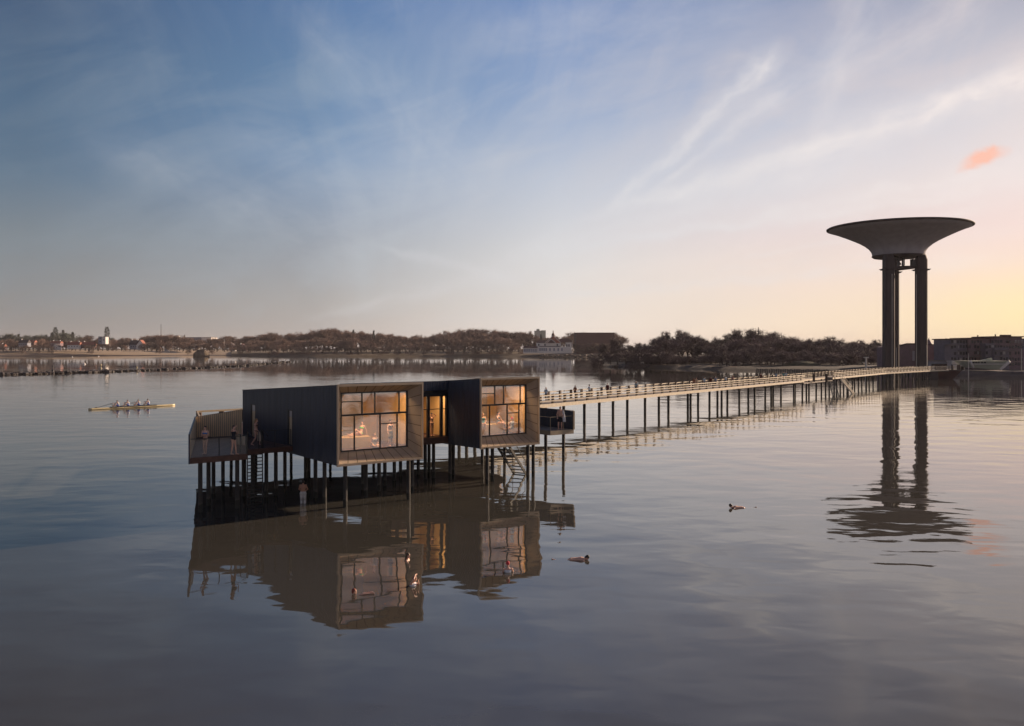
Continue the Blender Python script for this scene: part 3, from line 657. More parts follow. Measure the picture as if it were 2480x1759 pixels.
# piles
def pile(x, y, z1, r=.135, z0=-2.5):
    b = MB(); b.tube((x, y, z0), (x, y, z1), r, r*.96, 12); b.build('pile', M_PILE, bath, smooth=False)
for px, Y, z in ((485, 52.3, 3.02), (505, 54.6, 3.02), (517, 59, 3.02), (540, 63, 3.02), (574.5, 53.6, 3.02), (590, 58, 3.02), (592, 64, 3.02), (612, 57.3, 3.02), (645, 57.6, 3.02), (668, 58.3, 3.02),
                 (690, 63.8, 2.95), (740, 66.0, 2.95), (748, 66.6, 2.95), (764, 57.4, 2.8), (786, 55.3, 2.75), (836, 53.9, 2.75), (879, 60.5, 2.75), (886, 57.6, 2.75),
                 (918, 60, 2.8), (932, 62.5, 2.8), (955, 64.8, 2.8), (970, 67, 2.8), (989, 56.6, 2.75), (998, 59.5, 2.8), (1013, 68, 2.8),
                 (1030, 65.6, 2.75), (1039, 69.2, 2.75), (1050, 66.2, 2.75), (1090, 65.4, 2.65), (1098, 67.8, 2.65), (1168, 74, 2.65), (1180, 62.6, 2.7), (1192.5, 64.6, 2.7), (1222, 74.5, 2.6),
                 (1278.5, 65.1, 2.7), (1291.5, 66.6, 2.7), (1322, 74.8, 2.95), (1364.5, 76.5, 2.95), (505, 77.5, 2.8), (560, 74, 2.8), (620, 80, 2.8), (705, 78.5, 2.8), (800, 82, 2.8), (905, 84, 2.8), (1000, 86, 2.8)):
    pile(GX(px, Y), Y, z)

# ------------------------------------------------------------------ long footbridge
wa = Vector((9.3, 112.5, 0)); wdir = Vector((44.3, 61.4, 0)).normalized(); wnr = Vector((-wdir.y, wdir.x, 0))   # wnr points to the far side
def wpos(px, line0=wa, d=wdir):  # point on the near edge that projects to column px
    r = (px-CX)/F; t = (r*line0.y-line0.x)/(d.x-r*d.y); return line0+d*t
br = thing('footbridge', 'long pale timber footbridge on thin dark piles running from the bathhouse to the tower', 'footbridge', (wa.x, wa.y, 0))
WW = 4.3
S0 = wpos(1040); S1 = wpos(1947); PL = wpos(2016)
T0 = Vector((68.6, 186, 0)); T1 = Vector((105.5, 245.9, 0)); T2 = Vector((131, 273, 0)); T3 = Vector((146, 284, 0))
off2 = (T0-PL)
segs = [(S0, S1, wnr), (PL, T1, None), (T1, T2, None), (T2, T3, None)]
def seg_n(a, c): d = (c-a).normalized(); return Vector((-d.y, d.x, 0))
b = MB(); f_ = MB(); rl = MB()
posts = []
def run(a, c, w_, near=True, farr=True, drop=0):
    d = (c-a).normalized(); n = seg_n(a, c); L = (c-a).length
    A_, C_ = a, c
    b.hexa([(A_.x, A_.y, 2.85), (C_.x, C_.y, 2.85), (C_.x+n.x*w_, C_.y+n.y*w_, 2.85), (A_.x+n.x*w_, A_.y+n.y*w_, 2.85)],
           [(A_.x, A_.y, 3.12), (C_.x, C_.y, 3.12), (C_.x+n.x*w_, C_.y+n.y*w_, 3.12), (A_.x+n.x*w_, A_.y+n.y*w_, 3.12)])
    for off, on in ((-.04, near), (w_+.04, farr)):
        p, q = a+n*off, c+n*off
        f_.bar((p.x, p.y, 2.90), (q.x, q.y, 2.90), .08, .43)
        if on:
            ro = -.16 if off < 1 else .16
            for z, th in ((3.46, .09), (3.80, .10), (4.15, .14)): rl.bar((p.x+n.x*ro, p.y+n.y*ro, z), (q.x+n.x*ro, q.y+n.y*ro, z), .06, th)
            k = int(L/2.8)
            for i in range(k+1): s_ = a+d*(i+.35)*(L/(k+1))+n*(off+(.12 if off < 1 else -.06)); posts.append((s_, math.atan2(d.y, d.x)))
run(S0, S1, WW); run(PL, T1, WW); run(T1, T2, WW); run(T2, T3, WW)
# bay with the bathing stairs
n = wnr; p, q = S1+n*1.6, PL+n*1.6
b.hexa([(p.x, p.y, 2.86), (q.x, q.y, 2.86), (q.x+n.x*2.7, q.y+n.y*2.7, 2.86), (p.x+n.x*2.7, p.y+n.y*2.7, 2.86)], [(p.x, p.y, 3.11), (q.x, q.y, 3.11), (q.x+n.x*2.7, q.y+n.y*2.7, 3.11), (p.x+n.x*2.7, p.y+n.y*2.7, 3.11)])
f_.bar((p.x, p.y, 2.90), (q.x, q.y, 2.90), .08, .43)
lw = [S1-n*.0, PL-n*.0]
b.hexa([(S1.x, S1.y, 2.3), (PL.x, PL.y, 2.3), (q.x, q.y, 2.3), (p.x, p.y, 2.3)], [(S1.x, S1.y, 2.5), (PL.x, PL.y, 2.5), (q.x, q.y, 2.5), (p.x, p.y, 2.5)])
for off in (WW+.2,):
    pa, qa = S1+n*off, PL+n*off
    for z in (3.46, 3.80, 4.15): rl.bar((pa.x, pa.y, z), (qa.x, qa.y, z), .06, .10)
    f_.bar((pa.x, pa.y, 2.90), (qa.x, qa.y, 2.90), .08, .43)
    for i in range(6): posts.append((pa.lerp(qa, i/5), math.atan2(wdir.y, wdir.x)))
b.build('deck', M_WALKD, br); f_.build('fascia', M_WALKT, br); rl.build('rails', M_WALKT, br)
posts.sort(key=lambda t: t[0].length)
pm = MB(); pm.box((0, 0, .70), (.36, .20, 1.18)); pmesh = pm.mesh('post', M_POST)
for k, (p, a) in enumerate(posts):
    if k < 99:
        o = bpy.data.objects.new('post', pmesh); col.objects.link(o); o.parent = br; o.location = (p.x-br.location.x, p.y-br.location.y, 2.98); o.rotation_euler = (0, 0, a)
b = MB()
for p, a in posts[99:]: b.box((p.x, p.y, 3.68), (.36, .20, 1.18), a)
tag(b.build('distant_posts', M_POST, br), kind='stuff')
for px, Y in ((1971, 190.5), (2001.5, 190)):
    x = GX(px, Y); b = MB(); b.bar((x, Y, 2.6), (x, Y, 4.3), .40, .40); b.build('stair_post', M_POST, br)
pl = MB(); pl.tube((0, 0, -2), (0, 0, 2.86), .20, .19, 10); plm = pl.mesh('pile', M_PILE)
plx = [1090, 1112, 1130, 1150]+[1300+v/3.817 for v in (82, 248, 440, 578, 705, 837, 1001, 1129, 1217, 1396, 1422, 1491, 1597, 1670, 1709, 1762, 1872, 1955, 2014, 2112, 2167, 2185, 2258)]
plx += [1880+v/5.452 for v in (62, 232, 247, 345, 398, 432, 527, 597, 652, 700)]
ply = [1880+v/5.452 for v in (765, 798, 845, 890, 935, 950, 1005, 1035, 1085, 1130, 1190, 1228, 1278, 1360, 1405, 1465, 1500, 1540, 1590, 1632, 1668, 1707, 1747, 1805, 1855, 1880, 1930, 1960, 1990, 2020)]
k = 0
for px in plx+ply:
    if px in plx: p = wpos(px); nn = wnr
    else:
        d1 = (T1-PL).normalized(); p = wpos(px, PL, d1)
        nn = seg_n(PL, T1)
        if p.y > T1.y: d2 = (T2-T1).normalized(); p = wpos(px, T1, d2); nn = seg_n(T1, T2)
    off = (.7, 3.4, .7, 2.0)[k % 4] if px > 1640 else .7
    r = (px-CX)/F   # keep on the same line of sight as measured while staying under the deck
    base_ = p+nn*off; 
    d = wdir if px in plx else (T1-PL).normalized()
    t = (r*base_.y-base_.x)/(d.x-r*d.y); p = base_+d*t
    o = bpy.data.objects.new('pile', plm); col.objects.link(o); o.parent = br; o.location = (p.x-br.location.x, p.y-br.location.y, 0); k += 1
def brstair(top, bot, side, wdt, steps):
    b = MB(); top, bot, side = Vector(top), Vector(bot), Vector(side).normalized()
    for s_ in (0, 1):
        b.bar(top+side*(s_*wdt), bot+side*(s_*wdt), .10, .30); a, c = top+side*(s_*wdt), bot+side*(s_*wdt)
        b.bar(a+Vector((0, 0, 1)), a.lerp(c, .8)+Vector((0, 0, 1)), .06, .06); b.bar(a, a+Vector((0, 0, 1)), .06, .06)
    for i in range(steps): p = top.lerp(bot, (i+.5)/steps); b.bar(p, p+side*wdt, .3, .06)
    return b
Ys = 186
tp = (GX(2003, Ys), Ys-1, 2.9); bt = (GX(2012, Ys-4), Ys-5.5, -.3)
brstair(tp, bt, (1, .1, 0), 1.3, 14).build('bathing_stairs', M_DARK, br)
Ys = 190
brstair((GX(2036, 192), 192, 3.0), (GX(2064, 191), 190.5, -.2), (.6, .8, 0), 1.3, 14).build('bathing_stairs', M_WALKT, br)

# dark landing barge at the end of the bridge
YB = 283
bx0, bx1 = GX(2258, YB), GX(2316, YB)
bg = thing('barge', 'dark red flat barge moored at the far end of the footbridge', 'barge', ((bx0+bx1)/2, YB, 0))
b = MB(); zT = 2.75
b.hexa([(bx0+.6, YB-3, -.6), (bx1-3.2, YB-3, -.6), (bx1-3.2, YB+4, -.6), (bx0+.6, YB+4, -.6)], [(bx0, YB-3.4, zT), (bx1, YB-3.4, zT), (bx1, YB+4.4, zT), (bx0, YB+4.4, zT)])
b.build('hull', M_REDHULL, bg)
b = MB(); b.hexa([(bx0-.2, YB-3.5, zT+.02), (bx1+.2, YB-3.5, zT+.02), (bx1+.2, YB+4.5, zT+.02), (bx0-.2, YB+4.5, zT+.02)], [(bx0-.2, YB-3.5, zT+.3), (bx1+.2, YB-3.5, zT+.3), (bx1+.2, YB+4.5, zT+.3), (bx0-.2, YB+4.5, zT+.3)])
b.build('gunwale', M_BOATD, bg)
for px in (2255, 2258, 2261, 2264, 2269, 2273, 2276, 2280, 2295, 2309, 2313):
    x = GX(px, YB); b = MB(); b.bar((x, YB-2.8, zT+.3), (x, YB-2.8, 4.75), .34, .34); b.build('bollard', M_POST, bg)

# ------------------------------------------------------------------ water tower
TX, TY = 141.8, 320.0
tw = thing('water_tower', 'tall water tower with a wide flared bowl on slender dark legs in the water', 'water tower', (TX, TY, 0))
b = MB(); prof = [(8.2, 43.5), (8.9, 43.7), (9.0, 44.6), (9.3, 45.5), (10.1, 46.6), (11.5, 47.8), (13.4, 49.0), (15.8, 50.2), (18.6, 51.5), (21.5, 52.75), (24.3, 53.8)]
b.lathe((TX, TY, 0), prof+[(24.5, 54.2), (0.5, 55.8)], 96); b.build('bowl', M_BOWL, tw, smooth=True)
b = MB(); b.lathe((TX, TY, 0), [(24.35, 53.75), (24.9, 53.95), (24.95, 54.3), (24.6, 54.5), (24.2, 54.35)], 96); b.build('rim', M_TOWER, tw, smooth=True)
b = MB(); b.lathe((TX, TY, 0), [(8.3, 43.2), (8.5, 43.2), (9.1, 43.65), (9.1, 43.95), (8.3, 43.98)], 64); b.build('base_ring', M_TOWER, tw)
legs = [(GX(2152, 313), 313, 3.5), (GX(2164.5, 326), 326, 3.2), (GX(2231, 315), 315, 3.5)]
aT = math.atan2(1, .12)-math.pi/2
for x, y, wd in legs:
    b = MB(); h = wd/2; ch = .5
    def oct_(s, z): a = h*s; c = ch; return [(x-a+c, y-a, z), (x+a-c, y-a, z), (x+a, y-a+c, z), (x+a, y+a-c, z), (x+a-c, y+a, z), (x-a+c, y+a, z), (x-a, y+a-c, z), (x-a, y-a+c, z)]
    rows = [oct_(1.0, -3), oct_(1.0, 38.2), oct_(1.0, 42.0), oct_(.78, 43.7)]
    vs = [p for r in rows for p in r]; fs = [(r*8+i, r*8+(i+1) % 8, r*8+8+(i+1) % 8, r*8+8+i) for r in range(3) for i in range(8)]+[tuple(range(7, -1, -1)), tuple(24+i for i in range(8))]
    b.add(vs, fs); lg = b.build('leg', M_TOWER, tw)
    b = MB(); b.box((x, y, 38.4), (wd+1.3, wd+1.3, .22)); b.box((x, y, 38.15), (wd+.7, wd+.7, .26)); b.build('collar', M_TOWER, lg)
    if wd > 3.3:
        xx, yy = (GX(2160.5, y-h-.2), y-h-.2) if x < 143 else (GX(2219.3, y-h-.2), y-h-.2); b = MB(); b.tube((xx, yy, 0), (xx, yy, 36.5), .09, .09, 8); b.build('lit_edge', M_POLEEDGE, lg)  # thin pale strip imitates the sunlit edge of the leg
b = MB(); b.bar((legs[0][0], 314, 39.2), (legs[2][0], 316, 39.5), 1.0, .8); b.bar((legs[1][0], 325, 39.2), (legs[2][0], 316, 39.5), 1.0, .8); b.build('cross_beam', M_TOWER, tw)
b = MB()
for k, (x0_, z0_, x1_, z1_, wd) in enumerate(((2163, 40, 2163, 43.6, .7), (2170, 43, 2181, 40.4, .6), (2172, 41.6, 2186, 42.3, .5), (2186, 40, 2186, 43.6, .5), (2190, 40.2, 2190, 43.6, .3), (2176, 39.6, 2176, 43.6, .7), (2186, 40.4, 2192, 39.4, .4))):
    b.bar((GX(x0_, 318), 318, z0_), (GX(x1_, 318), 318, z1_), wd, wd)
b.build('stair_frame', M_STEEL, tw)
b = MB(); x = GX(2214, 316); b.box((x, 316, 40.9), (2.1, 2.0, 2.4)); b.box((x, 316, 42.15), (2.3, 2.2, .1)); b.build('tank', M_STEEL, tw)

# ------------------------------------------------------------------ people
def frame(z, yhint):
    z = Vector(z).normalized(); y = Vector(yhint); y = (y-z*y.dot(z)).normalized(); x = y.cross(z); return x, y, z
TW = [(-.17, .135, .085), (-.06, .170, .112), (.06, .163, .108), (.26, .122, .088), (.42, .128, .092), (.60, .142, .108), (.72, .150, .120), (.86, .158, .095), (.96, .10, .06), (1.02, .055, .05)]
TM = [(-.17, .130, .090), (-.06, .160, .112), (.06, .160, .110), (.26, .150, .105), (.42, .158, .108), (.60, .172, .118), (.74, .188, .122), (.88, .190, .10), (.97, .12, .07), (1.02, .06, .055)]
STAND = dict(pel=(0, 0, .95), neck=(0, -.01, 1.46), head=(0, .02, 1.61), face=(0, 1, 0), front=(0, 1, 0),
             sL=(-.17, -.01, 1.40), eL=(-.225, -.02, 1.12), wL=(-.23, .05, .88), sR=(.17, -.01, 1.40), eR=(.225, -.02, 1.12), wR=(.23, .05, .88),
             hL=(-.09, 0, .90), kL=(-.10, .02, .49), aL=(-.10, -.02, .08), tL=(-.12, .15, .03), hR=(.09, 0, .90), kR=(.10, .02, .49), aR=(.10, -.02, .08), tR=(.12, .15, .03))
def torso_secs(J, T, t0=-1, t1=2, sc_=1.0, k=0):
    p, n = Vector(J['pel']), Vector(J['neck']); ax = n-p
    side0 = (Vector(J['hR'])-Vector(J['hL'])); side1 = (Vector(J['sR'])-Vector(J['sL']))
    out = []
    def val(t):
        for (a, w0, d0), (c, w1, d1) in zip(T[:-1], T[1:]):
            if a <= t <= c: f = (t-a)/(c-a); return w0+(w1-w0)*f, d0+(d1-d0)*f
        return T[0][1:] if t < T[0][0] else T[-1][1:]
    ts = sorted(set([max(t0, T[0][0])]+[q[0] for q in T if t0 < q[0] < t1]+[min(t1, T[-1][0])]))
    for t in ts:
        w_, d_ = val(t); s_ = side0.normalized().lerp(side1.normalized(), max(0, min(1, t))); a = ax.normalized()
        x = (s_-a*s_.dot(a)).normalized(); y = a.cross(x)
        bend = Vector(J.get('mid', (0, 0, 0)))*(4*max(0, min(1, t))*(1-max(0, min(1, t))))
        out.append((p+ax*t+bend, x*w_*sc_, y*d_*sc_))
    return out
def hand(b, w, dr, up, flip, grip=False):
    x, y, z = frame(dr, up); w = Vector(w)
    M = Matrix((x, y, z)).transposed(); b.ell(w+z*.05, (.038, .016, .055), M, 8, 6)
    for i, (o, L) in enumerate(((-.028, .062), (-.010, .074), (.010, .070), (.028, .055))):
        a = w+z*.090+x*o; m_ = a+z*L*.5+y*(.012 if not grip else .030); e = m_+(z*.4 if not grip else -z*.1)*L+y*(.012 if not grip else .02)
        b.cap(a, m_, .010, .009, 6); b.cap(m_, e, .009, .008, 6)
    a = w+z*.035+x*(.032*flip); b.cap(a, a+z*.035+x*(.03*flip)+y*.01, .012, .010, 6)
    b.cap(a+z*.035+x*(.03*flip)+y*.01, a+z*.06+x*(.034*flip)+y*.02, .010, .009, 6)
def human(name, label, loc, rot, J=None, female=True, skin=M_SKIN, hair=(.05, .03, .02), hair_len=0, wear=(), vox=.012, group=None, size=1.0, legs=True, hands=True, cap_=None, cat='person', body_mat=None):
    P = dict(STAND); P.update(J or {}); T = TW if female else TM
    b = MB(); b.loft(torso_secs(P, T), 18)
    V = lambda k: Vector(P[k])
    hx, hy, hz = frame(V('head')-V('neck'), P['face'])
    hm = Matrix((hx, hy, hz)).transposed(); hc = V('head')
    b.ell(hc+hz*.025-hy*.008, (.073, .090, .088), hm, 16, 10); b.ell(hc-hz*.045+hy*.018, (.055, .065, .070), hm, 12, 8)
    b.cap(V('neck')-hz*.03, hc-hz*.04-hy*.02, .056, .050)
    b.cap(hc+hy*.085+hz*.012, hc+hy*.100-hz*.018, .009, .015, 6)                     # nose
    b.ell(hc+hy*.078-hz*.052, (.022, .012, .009), hm, 8, 6); b.ell(hc+hy*.072-hz*.088, (.024, .018, .018), hm, 8, 6)   # lips, chin
    for s_ in (-1, 1): b.ell(hc+hx*.075*s_-hz*.008, (.010, .020, .032), hm, 8, 6); b.ell(hc+hy*.070+hx*.030*s_+hz*.030, (.024, .014, .010), hm, 8, 6)
    k = 1.0 if female else 1.12
    for s_, f in (('L', -1), ('R', 1)):
        sh, eb, wr = V('s'+s_), V('e'+s_), V('w'+s_)
        b.ell(sh, (.055*k,)*3); b.cap(sh, sh.lerp(eb, .45), .048*k, .043*k); b.cap(sh.lerp(eb, .45), eb, .043*k, .034*k)
        b.cap(eb, eb.lerp(wr, .3), .036*k, .037*k); b.cap(eb.lerp(wr, .3), wr, .037*k, .023*k)
        if hands: hand(b, wr, wr-eb+Vector(P.get('hd'+s_, (0, 0, 0))), P.get('pu'+s_, P['front']), -f, P.get('grip', False))
        else: b.ell(wr+(wr-eb).normalized()*.07, (.035, .03, .06) if abs((wr-eb).z) > .1 else (.05, .04, .03))
        if legs:
            h, kn, an, to = V('h'+s_), V('k'+s_), V('a'+s_), V('t'+s_)
            b.ell(h-Vector((0, .02, 0)), (.095*k, .105*k, .10*k)); b.cap(h, h.lerp(kn, .5), .090*k, .070*k); b.cap(h.lerp(kn, .5), kn, .070*k, .052*k)
            cf = kn.lerp(an, .3); b.cap(kn, cf, .052*k, .055*k); b.cap(cf, an.lerp(kn, .15), .055*k, .032*k); b.cap(an.lerp(kn, .15), an, .032*k, .034*k)
            dd = (to-an); hd = Vector((dd.x, dd.y, 0)); hd = hd.normalized() if hd.length > .01 else Vector((0, 1, 0))
            b.cap(an-Vector((0, 0, .035))-hd*.03, an+dd*.65, .032, .028); b.cap(an+dd*.65, to, .030, .018)
            for q in range(5): tx = Vector((-hd.y, hd.x, 0))*((q-2)*.016); b.cap(to-hd*.02+tx, to+hd*(.035-.008*abs(q-1.5))+tx, .010, .009, 6)
    if female:
        secs = torso_secs(P, T, .66, .66+1e-4); c, x, y = secs[0]
        for s_ in (-1, 1): b.ell(c+x*.50*s_+y*.62, (.058, .058, .058))
    me = b.mesh('person', body_mat or skin, smooth=True)
    o = bpy.data.objects.new('person', me); col.objects.link(o)
    md = o.modifiers.new('r', 'REMESH'); md.mode = 'VOXEL'; md.voxel_size = vox; md.use_smooth_shade = True
    ms = o.modifiers.new('s', 'SMOOTH'); ms.factor = .5; ms.iterations = 2
    dg = bpy.context.evaluated_depsgraph_get(); me2 = bpy.data.meshes.new_from_object(o.evaluated_get(dg)); me2.name = 'person'
    o.modifiers.clear(); o.data = me2; bpy.data.meshes.remove(me)
    o.location = loc; o.rotation_euler = (0, 0, rot); o.scale = (size,)*3
    tag(o, label, cat, group)
    def part(nm, bb, m):
        q = bpy.data.objects.new(nm, bb.mesh(nm, m, smooth=True)); col.objects.link(q); q.parent = o; return q
    hb = MB()
    if cap_: hb.ell(hc+hz*.034-hy*.012, (.084, .100, .096), hm, 18, 12); part('swim_cap', hb, cloth(*cap_))
    else:
        hb.ell(hc+hz*.042-hy*.024, (.084, .096, .088), hm, 16, 10); hb.ell(hc-hy*.050-hz*.01, (.074, .062, .082), hm, 14, 8)
        if hair_len:
            e = hc-hy*.075-hz*(.10+hair_len); hb.cap(hc-hy*.055-hz*.02, e+hy*.01, .066, .036)
            for s_ in (-1, 1): hb.cap(hc+hx*.062*s_-hy*.02, hc+hx*.065*s_-hy*.045-hz*(.12+hair_len*.6), .028, .018, 8)
        part('hair', hb, mat('hair_%d' % int(hair[0]*1000), hair, .6, 0, 30, .3))
    eb_ = MB()
    for s_ in (-1, 1): eb_.ell(hc+hy*.080+hx*.030*s_+hz*.012, (.011, .006, .007), hm, 8, 6)
    part('eyes', eb_, mat('eye', (.03, .02, .018), .2))
    for w_ in wear:
        kind, cn, cc = w_[0], w_[1], w_[2]; g = MB(); m_ = cloth(cn, cc)
        if kind == 'bikini_top':
            g.loft(torso_secs(P, T, .58, .72, 1.07), 18); c, x, y = torso_secs(P, T, .66, .6601)[0]
            for s_ in (-1, 1): g.ell(c+x*.50*s_+y*.66, (.062, .062, .056)); g.cap(c+x*.5*s_+y*.9, V('s'+('L' if s_ < 0 else 'R')).lerp(V('neck'), .6)+Vector((0, 0, .02)), .012, .010, 6)
        elif kind == 'bikini_bottom': g.loft(torso_secs(P, T, -.17, .06, 1.07), 18)
        elif kind == 'swimsuit':
            g.loft(torso_secs(P, T, -.17, .82, 1.06), 18); c, x, y = torso_secs(P, T, .66, .6601)[0]
            for s_ in (-1, 1):
                g.ell(c+x*.5*s_+y*.64, (.061, .061, .061)); q = V('s'+('L' if s_ < 0 else 'R')).lerp(V('neck'), .45)+Vector((0, 0, .028)); g.cap(c+x*.5*s_+y*.8, q, .018, .018, 6); g.cap(q, c+x*.45*s_-y*.9, .018, .018, 6)
        elif kind in ('shorts', 'trousers'):
            g.loft(torso_secs(P, T, -.17, .16, 1.08), 18)
            for s_ in 'LR':
                h, kn, an = V('h'+s_), V('k'+s_), V('a'+s_); g.ell(h-Vector((0, .02, 0)), (.108*k, .115*k, .11*k))
                if kind == 'shorts': g.cap(h, h.lerp(kn, .62), .100*k, .088*k)
                else: g.cap(h, kn, .100*k, .072*k); g.cap(kn, kn.lerp(an, .95), .072*k, .062*k)
        elif kind in ('shirt', 'coat', 'vest'):
            g.loft(torso_secs(P, T, -.17, .97, 1.12 if kind != 'coat' else 1.2), 18)
            for s_ in 'LR':
                sh, eb, wr = V('s'+s_), V('e'+s_), V('w'+s_)
                if kind != 'vest': g.cap(sh, eb, .064*k, .052*k)
                if kind == 'coat': g.cap(eb, wr, .052*k, .040*k); h, kn = V('h'+s_), V('k'+s_); g.cap(h, h.lerp(kn, .7), .125, .115)
                if kind == 'vest': g.ell(sh*.8+V('neck')*.2, (.06, .06, .06))
        elif kind == 'sarong':
            sec = torso_secs(P, T, -.10, .12, 1.09); c0_, x, y = sec[0]; kz = (V('kL')+V('kR'))/2; dn = (kz-c0_)
            g.loft([(c0_+dn*.95, x*1.05, y*1.5), (c0_+dn*.45, x*1.05, y*1.35)]+sec, 18)
        part(kind if kind not in ('vest',) else 'vest_top', g, m_)
    return o
def face_to(a): return a   # rotation about z; 0 faces +Y (away from camera), pi faces camera
DKT = DZ1+.022
def on(px, py_feet, z): Y = F*(EYE-z)/(py_feet-HY); return (GX(px, Y), Y, z)
# three women on the left deck
human('w', 'woman in a blue bikini with arms folded on the left deck', on(497, 1100, DKT), math.pi-.1,
      dict(eL=(-.22, .06, 1.16), wL=(.02, .17, 1.20), hdL=(.1, 0, .02), eR=(.22, .06, 1.14), wR=(-.02, .20, 1.14), hdR=(-.1, 0, .03), aL=(-.05, 0, .08), kL=(-.08, .03, .49), aR=(.05, .02, .08), kR=(.08, .03, .49), tL=(-.08, .16, .03), tR=(.09, .18, .03)),
      hair=(.06, .03, .02), wear=(('bikini_top', 'bright_blue', (.06, .25, .62)), ('bikini_bottom', 'olive_brown', (.16, .12, .08))), vox=.0085, size=.99)
human('w', 'woman in a dark swimsuit shading her eyes with one raised arm', on(566, 1101.5, DKT), -math.pi/2-.35,
      dict(eR=(.30, .16, 1.50), wR=(.12, .18, 1.66), hdR=(-.2, .05, 0), eL=(-.22, .10, 1.20), wL=(-.10, .24, 1.35), hdL=(.05, 0, .1), kL=(-.10, .05, .49), kR=(.10, -.02, .49), aL=(-.1, .10, .08), tL=(-.1, .28, .03), aR=(.1, -.10, .08), tR=(.11, .08, .03)),
      hair=(.07, .045, .035), hair_len=.03, wear=(('swimsuit', 'black_navy', (.018, .02, .032)),), vox=.0085, size=1.03)
wk = human('w', 'woman with long hair walking past the deck door with a pale wrap in her hand', on(620, 1079, DKT), -math.pi/2,
      dict(head=(0, .035, 1.60), kL=(-.09, .20, .52), aL=(-.09, .20, .09), tL=(-.09, .37, .04), hL=(-.09, .02, .90), kR=(.09, .0, .50), aR=(.09, -.26, .13), tR=(.10, -.12, .03),
           eR=(.22, .0, 1.13), wR=(.20, .20, .95), eL=(-.21, -.04, 1.13), wL=(-.19, .05, .88)),
      hair=(.30, .17, .08), hair_len=.12, wear=(('bikini_top', 'brown_top', (.10, .06, .05)), ('bikini_bottom', 'brown_top', (.10, .06, .05))), vox=.0085, size=1.03)
def towel(loc, name, label, m, L, wd, lean=(0, 0), thick=.012, ang=0):
    g = MB(); k, j = 10, 12; vs = []
    for side in (0, 1):
        for a in range(j+1):
            for c in range(k+1):
                s_ = c/k-.5; t = a/j; wv = .03*math.sin(s_*14+t*2)*(.3+t)+side*thick
                w_ = wd*(.35+.65*t**.6); x = s_*w_; vs.append((x*math.cos(ang)-wv*math.sin(ang)+lean[0]*t, x*math.sin(ang)+wv*math.cos(ang)+lean[1]*t, -L*t-.03*abs(math.sin(s_*9))))
    n = (j+1)*(k+1); fs = []
    for a in range(j):
        for c in range(k):
            i = a*(k+1)+c; fs.append((i, i+1, i+k+2, i+k+1)); fs.append((n+i+k+1, n+i+k+2, n+i+1, n+i))
    for a in range(j):
        i = a*(k+1); fs += [(i, i+k+1, n+i+k+1, n+i), (n+i+k, n+i+2*k+1, i+2*k+1, i+k)]
    for c in range(k): fs += [(c+1, c, n+c, n+c+1), (j*(k+1)+c, j*(k+1)+c+1, n+j*(k+1)+c+1, n+j*(k+1)+c)]
    g.add(vs, fs); o = bpy.data.objects.new(name, g.mesh(name, m, smooth=True)); col.objects.link(o); o.location = loc
    return tag(o, label, 'towel')
p = wk.location
towel((p.x+.26, p.y-.24, p.z+.96), 'wrap', 'pale cloth wrap hanging from the hand of the walking woman', cloth('cream', (.7, .58, .45)), .62, .28, (.04, 0))
# man standing on the little balcony
mp_ = on(1357, 1041, 3.287)
mn = human('m', 'bare-chested man in dark shorts on the small balcony', mp_, math.pi-.15, dict(eR=(.26, -.02, 1.15), wR=(.20, .14, .93), eL=(-.25, .02, 1.15), wL=(-.20, .12, 1.02), kR=(.13, .04, .49), aR=(.14, .02, .08), tR=(.20, .16, .03)),
      female=False, hair=(.05, .035, .03), wear=(('shorts', 'navy', (.016, .018, .035)),), vox=.0085, size=1.07)
towel((mp_[0]+.22, mp_[1]-.11, mp_[2]+1.60), 'towel', 'white towel hanging over the shoulder of the man on the balcony', cloth('white', (.72, .74, .80)), .95, .26, (.10, 0))
# man standing in the shallows below the big box
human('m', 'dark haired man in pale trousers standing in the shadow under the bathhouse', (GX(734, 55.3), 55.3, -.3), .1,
      dict(eR=(.27, .03, 1.15), wR=(.16, .16, 1.05), eL=(-.25, .04, 1.15), wL=(-.14, .18, 1.05)), female=False, hair=(.02, .015, .012), wear=(('trousers', 'pale_linen', (.55, .52, .52)),), vox=.010, size=1.03, skin=M_TANSHADE)  # darker skin colour deepens the shade on him
# people indoors
def inA(i, n, z): return at(A0, i, n, z)
sit = dict(pel=(0, -.12, .16), neck=(0, -.30, .66), head=(0, -.30, .82), sL=(-.17, -.30, .60), sR=(.17, -.30, .60), hL=(-.09, -.06, .12), hR=(.09, -.06, .12),
           kL=(-.09, .30, .42), aL=(-.10, .62, .08), tL=(-.10, .78, .05), kR=(.10, .36, .16), aR=(.10, .76, .08), tR=(.10, .86, .18), eL=(-.22, -.42, .35), wL=(-.20, -.46, .08), hdL=(0, -.15, .0), eR=(.22, -.40, .35), wR=(.20, -.44, .08), hdR=(0, -.15, 0))
human('w', 'woman in a green bikini reclining behind the big left window', inA(2.75, 2.5, FLA+.72), ANG+math.pi/2+.15, sit, hair=(.10, .06, .04), hair_len=.12,
      wear=(('bikini_top', 'lime_green', (.12, .55, .10)), ('bikini_bottom', 'lime_green', (.12, .55, .10))), vox=.011)
b = MB(); b.hexa([inA(.3, 1.9, FLA+.02), inA(3.3, 1.9, FLA+.02), inA(3.3, 3.4, FLA+.02), inA(.3, 3.4, FLA+.02)], [inA(.3, 1.9, FLA+.70), inA(3.3, 1.9, FLA+.70), inA(3.3, 3.4, FLA+.70), inA(.3, 3.4, FLA+.70)])
b.build('lounging_bench', M_WARM, bath)
